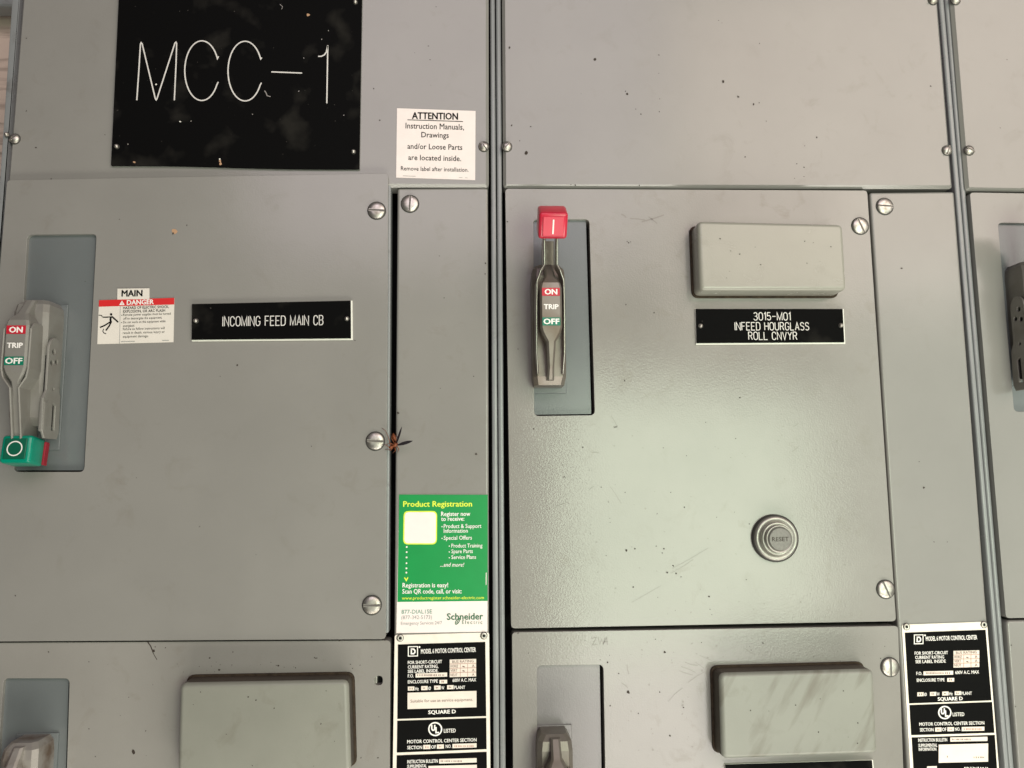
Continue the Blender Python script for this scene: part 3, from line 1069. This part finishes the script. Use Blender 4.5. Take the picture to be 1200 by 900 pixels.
# ------------------------------------------------------------------ nameplates
GN = 'black engraved nameplates on the doors'
def nameplate(lab, quad, h, t, screws, edge=True, loc=None):
    q = Q(quad, h+t)
    o = thing('nameplate', lab, 'nameplate', W(sum(x for x, _ in quad)/4, sum(y for _, y in quad)/4, h), GN)
    mb = MB()
    sheet(mb, q, h+t, t*0.5, M['black'])
    if edge:      # bevel cut through to the white core along the rim
        cx, cz = sum(p[0] for p in q)/4, sum(p[1] for p in q)/4
        g = [(x+.0016 if x > cx else x-.0003, z+.0003 if z > cz else z-.0015) for x, z in q]
        sheet(mb, g, h+t*0.5, t*0.5, M['core'])
    mb.build('plate', o)
    for x, y in screws:
        screw(o, x, y, 0, h+t, TINY)
    return o


# big sign with a gently wavy lower edge
hs = 0.0015
sg = thing('sign', 'big black engraved sign reading MCC-1 at upper left', 'sign', W(278, 196, hs))
mb = MB()
bot = [(130 + (421-130)*i/10, 193+4*i/10+0.7*sin(i*0.62+3.4)+1.0) for i in range(11)]
outer = Q([(139.5, -10), (424.3, -10)]+bot[::-1], hs+.003)
sheet(mb, outer, hs+.003, .002, M['black'])
bo = lambda pts, r, mt: [specks(mb, [(x, y, r)], hs+.0031, mt) for x, y in pts]
bo([(361.5, 17.5)], 2.4, 'mud'); bo([(157.5, 190), (258, 188.5), (258.5, 192)], 1.7, 'mud'); bo([(257.5, 186.5)], 1.1, 'core')
bo([(211, 142.5), (183, 99)], 1.3, 'core'); bo([(224, 142), (356, 68), (350, 107), (296, 134), (403, 135), (385, 36), (150, 169), (377, 46)], .9, 'faint')
ribbon(mb, Q([(311, 108), (313, 111), (314, 114), (318, 115)], hs), .0010, hs+.0033, M['faint'])
ribbon(mb, Q([(329, 7), (332, 10), (331, 13)], hs), .0006, hs+.0033, M['faint'])
mb.build('plate', sg)
mb = MB()
hl = hs+.0034
for st in ([(160.3, 117.5), (162.7, 83), (164.6, 51.5), (165.4, 50), (166.6, 51.5), (182, 115.5), (183, 117), (184, 115.5), (205, 50.5), (206.2, 49.3), (207, 50.5), (206.3, 75), (204.3, 117.5)],
           [(256.2, 66)]+[(236.5+20*cos(radians(a)), 82.8-35*sin(radians(a))) for a in range(24, 180, 8)]+[(236.5+20*cos(radians(a)), 82.8-35*sin(radians(a))) for a in range(180, 338, 8)]+[(255.8, 96)],
           [(306.8, 67.5)]+[(287.2+20*cos(radians(a)), 83.3-35*sin(radians(a))) for a in range(24, 180, 8)]+[(287.2+20*cos(radians(a)), 83.3-35*sin(radians(a))) for a in range(180, 338, 8)]+[(306.4, 97)],
           [(318, 84.2), (354, 85.6)],
           [(372.8, 66), (376.5, 66), (380, 64.3), (382.5, 61), (384, 53.5)], [(384.1, 53), (383, 121)]):
    ribbon(mb, Q(st, hl), .00135, hl, M['engraved'])
mb.build('lettering', sg)
for x, y in ((137.2, 172), (414.3, 178), (416.5, 3), (148.5, -4)):
    screw(sg, x, y, 0, hs+.003, TINY)

n1 = nameplate('black nameplate reading INCOMING FEED MAIN CB', [(225, 356.3), (410.8, 352.3), (411.2, 396.3), (224.6, 398)], h1, .0028, [(230, 376), (406.5, 373.5)])
mb = MB()
engrave(mb, 'INCOMING FEED MAIN CB', 261, 378.5, 382.2, 11.0, .00088, h1+.0031, M['engraved'], sl=1.6)
mb.build('lettering', n1)
n2 = nameplate('black nameplate reading 3015-M01 INFEED HOURGLASS ROLL CNVYR', [(815.5, 362), (987.5, 362), (989.5, 401), (816.5, 402)], h3, .0028, [(820.8, 382), (985, 381.5)])
mb = MB()
engrave(mb, '3015-M01', 883.5, 926.3, 375.2, 8.9, .00084, h3+.0031, M['engraved'])
engrave(mb, 'INFEED HOURGLASS', 861.5, 948, 386.8, 8.9, .00084, h3+.0031, M['engraved'])
engrave(mb, 'ROLL CNVYR', 877.5, 934, 398.0, 8.9, .00084, h3+.0031, M['engraved'])
mb.build('lettering', n2)
n3 = nameplate('black nameplate just showing below the raised cover at the bottom edge', [(850, 896.5), (1022, 891.5), (1025, 930), (853, 936)], h4, .0028, [])

# ------------------------------------------------------------------ stickers
def sticker(name, lab, cat, quad, h, mat, group=None):
    o = thing(name, lab, cat, W(sum(x for x, _ in quad)/4, sum(y for _, y in quad)/4, h), group)
    mb = MB()
    sheet(mb, Q(quad, h+.0004), h+.0004, .0004, M[mat])
    return o, mb


ha = 0.0015
at, mb = sticker('sticker', 'white paper sticker headed ATTENTION about instruction manuals', 'sticker', [(465.3, 126.8), (557.3, 130), (556.8, 211), (464.2, 208)], ha, 'sticker')
mb.build('paper', at)
mb = MB(); k = ha+.0006
B_ = M['blackprint']
T(mb, 'ATTENTION', 483, 536.5, 139.2, 7.6, k, B_, .028, -1)
line(mb, [(477.5, 140.4), (542.5, 142.4)], .9, k, B_)
T(mb, 'Instruction Manuals,', 475.3, 543.7, 150.4, 6.6, k, B_, .006, -1.7)
T(mb, 'Drawings', 493.8, 525.8, 160.8, 6.2, k, B_, .006, -.8)
T(mb, 'and/or Loose Parts', 477.5, 541.7, 174.3, 6.2, k, B_, .006, -1.4)
T(mb, 'are located inside.', 478.5, 540.3, 187.4, 6.2, k, B_, .006, -1.4)
T(mb, 'Remove label after installation.', 469.8, 549, 199.6, 4.8, k, B_, .002, -1.8)
line(mb, [(472, 206), (487, 206.6)], .5, k, M['greyink']); line(mb, [(538, 208), (542, 208.2)], .5, k, M['greyink']); line(mb, [(545, 208.3), (548, 208.5)], .5, k, M['greyink'])
mb.build('lettering', at)

mn, mb = sticker('sticker', 'tiny white sticker reading MAIN above the danger sticker', 'sticker', [(137.6, 338.3), (175, 337.8), (175, 350.5), (137.4, 351)], h1+.0004, 'danger')
mb.build('paper', mn)
mb = MB(); T(mb, 'MAIN', 142.6, 166.6, 347.4, 7.2, h1+.001, B_, .03, .3); mb.build('lettering', mn)

dg_, mb = sticker('sticker', 'red and white DANGER sticker with a pictogram of a shocked man', 'sticker', [(116, 351.8), (204.3, 349), (203.2, 401), (114, 403.3)], h1, 'danger')
mb.build('paper', dg_)
k = h1+.0006
mb = MB(); flat(mb, Q([(116, 351.8), (204.3, 349), (204.1, 356.8), (115.7, 359.4)], k), k, M['dangerred'])
flat(mb, Q([(139.8, 357.6), (143.1, 352.2), (146.2, 357.4)], k), k+.0002, M['white'])
T(mb, 'DANGER', 148.8, 180, 357.2, 5.4, k+.0002, M['white'], .03, .9)
mb.build('header', dg_)
mb = MB()
line(mb, [(143.1, 354.2), (143.05, 356.8)], .6, k+.0004, M['dangerred'])
line(mb, [(141, 358.8), (140, 402.5)], .5, k, M['greyink'])
for st, w in (([(127.3, 371.6), (120.6, 371.8)], 1.3), ([(120.3, 371.8), (118.8, 369.6), (115.6, 369.4)], .9), ([(131.2, 371), (138.6, 377.6)], 1.7), ([(127.5, 371.5), (131.6, 371.2)], 1.2),
              ([(129.6, 377), (123, 381.2), (117, 383.8)], 1.6), ([(130.6, 376.5), (128, 382), (124, 387.3)], 1.7), ([(130, 371), (129.4, 374.6), (130.2, 378)], 2.2), ([(121.6, 385.4), (120.4, 388), (121.8, 390.2), (124.4, 391.2)], .9)):
    line(mb, st, w, k, B_)
disc(mb, P2(130.2, 368.4, k), .00125, k, B_, 14)
for s_, x0, x1, y, c, bo_ in (('HAZARD OF ELECTRIC SHOCK,', 144.3, 198, 362.4, 3.0, .012), ('EXPLOSION, OR ARC FLASH', 144.3, 193.5, 366.6, 3.0, .012), ('Remote power supplies must be turned', 144.3, 200, 370.3, 2.7, 0),
                              ('off to deenergize the equipment.', 144.6, 190, 374.6, 2.7, 0), ('Do not work on this equipment while', 144.3, 194, 379, 2.7, 0), ('energized.', 144.2, 157.8, 383.2, 2.7, 0),
                              ('Failure to follow instructions will', 144, 193, 387, 2.7, 0), ('result in death, serious injury or', 144, 193, 391.4, 2.7, 0), ('equipment damage.', 143.8, 174, 395.8, 2.7, 0)):
    T(mb, s_, x0, x1, y, c, k, B_, bo_, (x1-x0)*.028)
line(mb, [(141.5, 400.4), (158, 400)], .7, k, M['greyink']); line(mb, [(190, 399), (198, 398.8)], .8, k, M['greyink'])
disc(mb, P2(142.8, 369.4, k), .0005, k, B_, 8); disc(mb, P2(142.6, 378, k), .0005, k, B_, 8)
mb.build('lettering', dg_)

# green registration sticker
gs, mb = sticker('sticker', 'tall green and white Product Registration sticker below the wasp', 'sticker', [(467.8, 579.6), (571.6, 579.8), (571.2, 740.2), (464.4, 742)], hw, 'sticker')
mb.build('paper', gs)
k = hw+.0006
mb = MB(); flat(mb, Q([(467.8, 579.6), (571.6, 579.8), (571.4, 704.2), (465.7, 705.4)], k), k, M['leafgreen']); mb.build('header', gs)
mb = MB(); k2 = k+.0002
def rr(x0, y0, x1, y1, r, h, mat):
    flat(mb, rounded(Q([(x0, y0), (x1, y0), (x1-.4, y1), (x0-.6, y1)], h), r, 5), h, mat)
rr(473, 598.8, 512.3, 638, .005, k2, M['yellow'])
rr(474.4, 600.2, 511, 636.6, .004, k2+.0002, M['sticker'])
Wt, Yl = M['white'], M['yellow']
T(mb, 'Product Registration', 472.6, 553, 593.8, 6.4, k2, Yl, .02, .3)
for s_, x0, x1, y, c in (('Register now', 517, 551, 604.7, 5), ('to receive:', 517, 544, 610.5, 5), ('Product & Support', 520, 564, 618.9, 4.7), ('Information', 520, 548.2, 624.4, 4.7),
                         ('Special Offers', 520, 553, 632.6, 4.7), ('Product Training', 529, 565.2, 641.7, 4.5), ('Spare Parts', 529, 554, 648.3, 4.5), ('Service Plans', 529, 557.8, 655.1, 4.5),
                         ('Registration is easy!', 471.8, 525, 688.4, 5.2), ('Scan QR code, call, or visit:', 471.5, 541, 695.6, 5.2)):
    T(mb, s_, x0, x1, y, c, k2, Wt, .014 if c > 4.9 else .008, .3)
T(mb, '...and more!', 516, 544, 664, 4.6, k2, Wt, .008, 0, .25)
T(mb, 'www.productregister.schneider-electric.com', 471, 567, 702.6, 3.6, k2, Yl, .006, .6)
for x, y in ((518, 617.2), (518, 631), (526.5, 640), (526.5, 646.8), (526.5, 653.6)):
    disc(mb, P2(x, y, k2), .0006, k2, Wt, 8)
for y in (641, 647, 653.2, 660, 666, 671):
    disc(mb, P2(476.6-(y-641)*.012, y, k2), .0009, k2, M['core'], 10)
line(mb, [(474, 676.8), (476.1, 680.3), (478, 676.6)], 1.2, k2, Yl)
line(mb, [(569.8, 671), (569.6, 685.5)], .8, k2, M['sticker'])
mb.build('lettering', gs)
mb = MB()
T(mb, '877-DIAL1SE', 470.5, 506.2, 719.4, 4.6, k, M['tealink'], .004, .5)
T(mb, '(877-342-5173)', 470.3, 506.2, 725.8, 4.3, k, M['greyink'], -.004, .5)
T(mb, 'Emergency Services 24/7', 469.8, 518, 732.4, 3.7, k, M['greyink'], .0, .8)
T(mb, 'Schneider', 523.8, 566, 726.4, 7.4, k, M['darkgreen'], .022, .6)
x = 541.5
for ch, wd in zip('Electric', (2.4, .8, 2.4, 2.4, 1.6, 1.6, .8, 2.4)):
    T(mb, ch, x, x+wd, 731.2, 4.2, k, M['darkgreen'], .0)
    x += wd+1.35
lf = [(536.2+3.4*cos(radians(a))*.75-1.7*sin(radians(a))*(-.45), 728.2-(3.6*sin(radians(a))*.85+1.5*cos(radians(a)))) for a in range(0, 361, 20)]
line(mb, lf, 1.0, k, M['darkgreen'])
line(mb, [(535, 730.4), (537.4, 726.2)], .8, k, M['darkgreen'])
mb.build('contact_print', gs)

# ------------------------------------------------------------------ rating plates
def rivet(parent, px, py, h):
    o = screw(parent, px, py, 0, h, EYELET, 'rivet')
    return o


mb = MB()
lathe(mb, [(.0036, 0), (.0036, .0003), (.0033, .0003)], M['ring'], 20)
lathe(mb, [(.0033, 0), (.0032, .0008), (.0022, .0012), (.0015, .0009)], M['steel'], 20)
lathe(mb, [(.0014, 0), (.0014, .0010), (.0012, .0011)], M['dark'], 14)
_o = mb.build('rivet', shift=Vector((0, 0, 0)))
EYELET = _o.data
bpy.data.objects.remove(_o)


def square_logo(mb, x0, y0, x1, y1, h):
    c = M['white']
    def ring(a0, b0, a1, b1, w):
        line(mb, [(a0, b0), (a1, b0-.2), (a1, b1-.2), (a0, b1), (a0, b0)], w, h, c)
    ring(x0+.5, y0+.5, x1-.5, y1-.5, 1.0)
    u = (x1-x0)
    line(mb, [(x0+u*.34, y0+u*.28), (x0+u*.34, y1-u*.28), (x0+u*.58, y1-u*.28), (x0+u*.7, y1-u*.42), (x0+u*.7, y0+u*.42), (x0+u*.58, y0+u*.28), (x0+u*.28, y0+u*.28)], 1.5, h, c)
    disc(mb, P2(x1+1.8, y0+.9, h), .0009, h, c, 10)


def ul_logo(mb, x, y, r, h):
    c = M['white']
    line(mb, [(x+(r-.8)*cos(2*pi*i/32), y+(r-.8)*sin(2*pi*i/32)) for i in range(33)], 1.5, h, c)
    line(mb, [(x-4, y-4.8), (x-4, y-.2), (x-3, y+1.4), (x-1.4, y+1.2), (x-.6, y-.4), (x-.6, y-5)], 1.5, h, c)
    line(mb, [(x+.9, y-2.4), (x+.9, y+4.2), (x+4.4, y+4)], 1.5, h, c)


GR = 'black and cream rating plates riveted to the narrow covers'
def rating(lab, outer, panels, rivets, rows):
    hp = hw+.0008
    o = thing('rating_plate', lab, 'rating plate', W(outer[3][0]+50, 830, hw), GR)
    mb = MB(); sheet(mb, Q(outer, hp), hp, .0008, M['alu'], r=.002); mb.build('plate', o)
    mb = MB()
    for q in panels:
        flat(mb, Q(q, hp+.0002), hp+.0002, M['blackprint'])
    mb.build('black_print', o)
    mb = MB(); rows(mb, hp+.0004); mb.build('lettering', o)
    for x, y in rivets:
        rivet(o, x, y, hp)
    return o


def table(mb, x0, y0, x1, y1, k, sl):
    rect(mb, x0, y0, x1, y1, k, M['field'], sl)
    hh = (y1-y0)/4
    for i in (1, 2, 3):
        line(mb, [(x0, y0+hh*i), (x1, y0+hh*i-sl)], .45, k+.0002, M['tableink'])
    for fx in (.4, .68):
        line(mb, [(x0+(x1-x0)*fx, y0+hh), (x0+(x1-x0)*fx, y1)], .45, k+.0002, M['tableink'])
    T(mb, 'BUS RATING', x0+3, x1-3, y0+hh-1.2, 2.9, k+.0002, M['brownink'], .004, sl)
    for i, s_ in enumerate(('HORIZ', 'VERT', 'NEUT')):
        T(mb, s_, x0+1, x0+(10 if i == 0 else 9), y0+hh*(i+2)-1.2, 3.0, k+.0002, M['brownink'], .004)
        T(mb, 'A', x1-5, x1-2, y0+hh*(i+2)-1.6, 3.0, k+.0002, M['brownink'], .004)
        if i < 2:
            line(mb, [(x0+15, y0+hh*(i+1.5)), (x0+17.5, y0+hh*(i+1.5)+.8)], 1.1, k+.0002, M['brownink'])


def typed(mb, x0, x1, y, k, ink='brownink'):
    """row of worn typed characters too small to read"""
    x = x0
    while x < x1:
        line(mb, [(x, y), (x+.9, y-.02)], random.choice((1.2, 1.6, 2.0)), k+.0002, M[ink]); x += random.choice((1.6, 1.9, 2.6))


def rows1(mb, k):
    c = M['white']; f = M['field']
    square_logo(mb, 478, 757.4, 489.8, 769.4, k)
    T(mb, 'MODEL 6 MOTOR CONTROL CENTER', 493.4, 557.6, 766.0, 5.2, k, c, .02, 2.2)
    for s_, x0, x1, y in (('FOR SHORT-CIRCUIT', 478, 518, 778.3), ('CURRENT RATING,', 478, 513.6, 783.6), ('SEE LABEL INSIDE.', 478, 513.6, 788.7), ('F.O.', 478, 484.8, 794), ('ENCLOSURE TYPE', 478, 513, 801)):
        T(mb, s_, x0, x1, y, 3.7, k, c, .016, (x1-x0)*.03)
    rect(mb, 487, 789.2, 524, 794, k, f, 1.1); typed(mb, 489, 520, 791.2, k)
    rect(mb, 515, 796.8, 524, 801.2, k, f, .3); typed(mb, 517.5, 521, 798.8, k)
    T(mb, '600V A.C. MAX', 530.4, 558, 799.2, 3.8, k, c, .014, .8)
    table(mb, 527, 773, 558, 793.6, k, .9)
    for x, s_, w in ((478, 'Hz', 4.2), (493.6, 'Ø', 3), (508.8, 'W', 3.4), (524, 'PLANT', 12.6)):
        y = 809.4-(x-478)*.035
        rect(mb, x, y-4.8, x+7.6, y, k, f, .2); typed(mb, x+2, x+5, y-2.4, k)
        T(mb, s_, x+8.4, x+8.4+w, y-.4, 3.7, k, c, .014, .1)
    rect(mb, 477.6, 811.8, 558.4, 831, k, f, 2.2)
    T(mb, 'Suitable for use as service equipment.', 481, 554, 823.4, 3.4, k+.0002, M['brownink'], .0, 2)
    T(mb, 'SQUARE D', 502, 534, 836.8, 4.2, k, c, .03, 1)
    ul_logo(mb, 510, 854.4, 8.3, k)
    T(mb, 'LISTED', 520.2, 534, 858.6, 4.4, k, c, .014, .4)
    T(mb, 'MOTOR CONTROL CENTER SECTION', 477.3, 558.4, 871.2, 3.9, k, c, .016, 2.4)
    for s_, x0, x1, y in (('SECTION', 477.3, 494.6, 878), ('OF', 505.4, 511, 877.4), ('NO.', 522.4, 528.8, 876.6)):
        T(mb, s_, x0, x1, y, 3.9, k, c, .016, .3)
    for x0, x1, y in ((496, 504.4, 878), (512, 520.2, 877.5), (530.2, 558.5, 876.8)):
        rect(mb, x0, y-5, x1, y, k, f, (x1-x0)*.03); typed(mb, x0+2.5, x1-3, y-2.4, k, 'tableink')
    T(mb, 'INSTRUCTION BULLETIN', 477.3, 513, 894.6, 3.9, k, c, .018, 1)
    rect(mb, 514.6, 889.6, 558.6, 894.8, k, f, 1.3); typed(mb, 516.5, 541, 892, k)
    T(mb, 'SUPPLEMENTAL', 477.3, 500, 900, 3.7, k, c, .018, .7)
    T(mb, 'INFORMATION', 477.3, 499, 905, 3.7, k, c, .018, .7)
    rect(mb, 502, 897.6, 558.8, 919, k, f, 1.4)


def rows2(mb, k):
    c = M['white']; f = M['field']
    square_logo(mb, 1071, 743.6, 1082.2, 755, k)
    T(mb, 'MODEL 6 MOTOR CONTROL CENTER', 1085.2, 1145.2, 751, 5.0, k, c, .02, 1.8)
    for s_, x0, x1, y in (('FOR SHORT-CIRCUIT', 1072, 1111, 767.3), ('CURRENT RATING', 1072.6, 1106.4, 772.3), ('SEE LABEL INSIDE', 1073, 1108.3, 777.2), ('F.O.', 1074, 1080.6, 791), ('ENCLOSURE TYPE', 1074.6, 1107, 799)):
        T(mb, s_, x0, x1, y, 3.6, k, c, .016, (x1-x0)*.02)
    table(mb, 1117.4, 762.8, 1147.6, 782.4, k, .8)
    rect(mb, 1082.2, 786.8, 1117, 791.4, k, f, .8); typed(mb, 1085, 1113, 788.8, k)
    T(mb, '600V A.C. MAX', 1119.6, 1147.4, 790, 3.8, k, c, .014, .7)
    rect(mb, 1110, 794.6, 1118.2, 799, k, f, .2); typed(mb, 1112.5, 1116, 796.6, k)
    for x, s_, w in ((1075, 'Ø', 3), (1089.8, 'W', 3.2), (1104.2, 'Hz', 4), (1118.8, 'PLANT', 12)):
        y = 816-(x-1075)*.03
        rect(mb, x, y-4.6, x+7.4, y, k, f, .2); typed(mb, x+2, x+5, y-2.3, k)
        T(mb, s_, x+8.2, x+8.2+w, y-.4, 3.6, k, c, .014, .1)
    T(mb, 'SQUARE D', 1099.2, 1128.2, 821.2, 4.0, k, c, .03, .8)
    ul_logo(mb, 1107.2, 835, 7.9, k)
    T(mb, 'LISTED', 1116.6, 1130.2, 839.3, 4.2, k, c, .014, .3)
    T(mb, 'MOTOR CONTROL CENTER SECTION', 1077.5, 1153.5, 850.6, 3.8, k, c, .016, 1.7)
    for s_, x0, x1, y in (('SECTION', 1078.2, 1094, 857.2), ('OF', 1104.2, 1109.2, 856.8), ('NO.', 1119.4, 1125.4, 856.4)):
        T(mb, s_, x0, x1, y, 3.8, k, c, .016, .3)
    for x0, x1, y in ((1095.8, 1103.4, 857.4), (1110.2, 1118, 857), (1127, 1153.6, 856.8)):
        rect(mb, x0, y-4.8, x1, y, k, f, (x1-x0)*.02); typed(mb, x0+2.5, x1-3, y-2.3, k, 'tableink')
    T(mb, 'INSTRUCTION BULLETIN', 1076.2, 1110, 869.4, 3.8, k, c, .018, .7)
    rect(mb, 1113.6, 864.2, 1157.2, 869.2, k, f, .9); typed(mb, 1115.5, 1138, 866.6, k)
    T(mb, 'SUPPLEMENTAL', 1076.4, 1098.4, 875.4, 3.6, k, c, .018, .4)
    T(mb, 'INFORMATION', 1076.8, 1097.2, 880, 3.6, k, c, .018, .4)
    rect(mb, 1100, 872.6, 1158, 894, k, f, 1.4); typed(mb, 1141, 1153, 887.6, k)
    line(mb, [(1110, 885.6), (1110.4, 887.8)], .9, k+.0002, M['brownink'])
    rect(mb, 1086.4, 898, 1097.8, 903, k, f, .3); typed(mb, 1130, 1158, 899.8, k, 'white')


rating('cream rating plate with white lettering below the green sticker',
       [(462.6, 744.2), (573.2, 741.2), (575.2, 960), (459.4, 963)],
       [[(466.3, 755.2), (568.8, 752.2), (569.8, 839.2), (465.6, 842.6)], [(465.5, 844.6), (569.9, 841.3), (570.3, 878), (465, 882)], [(464.9, 885.2), (570.4, 881), (571.3, 955), (463.6, 958)]],
       [(468.9, 747.6), (567, 744.9)], rows1)
rating('cream rating plate with white lettering near the right edge',
       [(1056.8, 732.2), (1156.6, 728.6), (1175, 955), (1070.2, 960)],
       [[(1060.3, 741.4), (1155, 738), (1162, 820.8), (1065.3, 824.4)], [(1065.8, 826.2), (1162.6, 822.6), (1165.4, 858.8), (1067.8, 861.6)], [(1068.4, 864.2), (1165.8, 861.2), (1172, 950), (1073.4, 953)]],
       [(1062.2, 734.4), (1153, 732)], rows2)

# ------------------------------------------------------------------ wasp caught in the door gap
wp = thing('wasp', 'rust red wasp with dark wings clinging at the black gap beside a screw', 'wasp', W(462, 520, .008))
def w3(x, y, h):
    return W(x, y, h)
mb = MB()
spine = [(455.5, 524.5, .0105), (456.6, 524.5, .0105), (458.2, 524, .0105), (459.6, 523.4, .010), (460.6, 522.8, .010), (462, 522, .011), (463.8, 520.8, .011), (464.8, 519.4, .010), (464.6, 517.8, .009),
         (463.6, 515.8, .009), (462.4, 513.6, .009), (461.4, 511.2, .0085), (460.9, 509, .008), (460.8, 507.4, .008)]
rad = [.0004, .0014, .0017, .0012, .0008, .0019, .0022, .0014, .0006, .0014, .0020, .0019, .0011, .0002]
tube(mb, [w3(*s_) for s_ in spine], rad, M['wasp'], 12)
mb.build('body', wp)
def wing(pts, wd):
    mb = MB()
    P = [w3(*q) for q in pts]
    d = (P[-1]-P[0]).normalized()
    n = Vector((d.z, 0, -d.x))
    prof = [0.25, .7, 1.0, 1.0, .75, .1]
    vs = []
    for i, w in enumerate(prof):
        t = i/(len(prof)-1)
        c = P[0].lerp(P[-1], t)+Vector((0, -.0006*sin(pi*t), 0))
        vs += [c+n*w*wd, c-n*w*wd, c+n*w*wd+Vector((0, .0003, 0)), c-n*w*wd+Vector((0, .0003, 0))]
    fs = []
    for i in range(len(prof)-1):
        a, b = i*4, i*4+4
        fs += [(a, b, b+1, a+1), (a+2, a+3, b+3, b+2), (a, a+2, b+2, b), (a+1, b+1, b+3, a+3)]
    mb.add(vs, fs, M['wing'])
    mb.build('wing', wp)
wing([(464.4, 520.6, .012), (470.8, 500.2, .012)], .0010)
wing([(465, 521.8, .012), (483.6, 516.6, .010)], .0016)
for pts in ([(462.5, 522, .010), (457, 519, .012), (452, 521.5, .0075)], [(461.5, 523, .010), (458, 527.5, .011), (451.5, 526.5, .0075)], [(462.5, 523, .010), (463.5, 528, .010), (460, 531, .004)],
            [(463.5, 520, .010), (466, 514, .012), (464, 507, .003)], [(464, 521.5, .010), (467.5, 526, .009), (466, 530, .001)], [(463, 520.5, .010), (459, 514, .012), (458.6, 509, .004)]):
    mb = MB(); tube(mb, [w3(*q) for q in pts], [.0005, .00042, .0002], M['wasp'], 6); mb.build('leg', wp)
for pts in ([(458, 523, .011), (455, 512, .012), (452, 505, .010), (447.5, 501.5, .0075)], [(456.5, 525, .011), (453.5, 522, .011), (450, 521, .008)]):
    mb = MB(); tube(mb, [w3(*q) for q in pts], [.00034, .0003, .00026, .00022][:len(pts)], M['wasp'], 6); mb.build('antenna', wp)
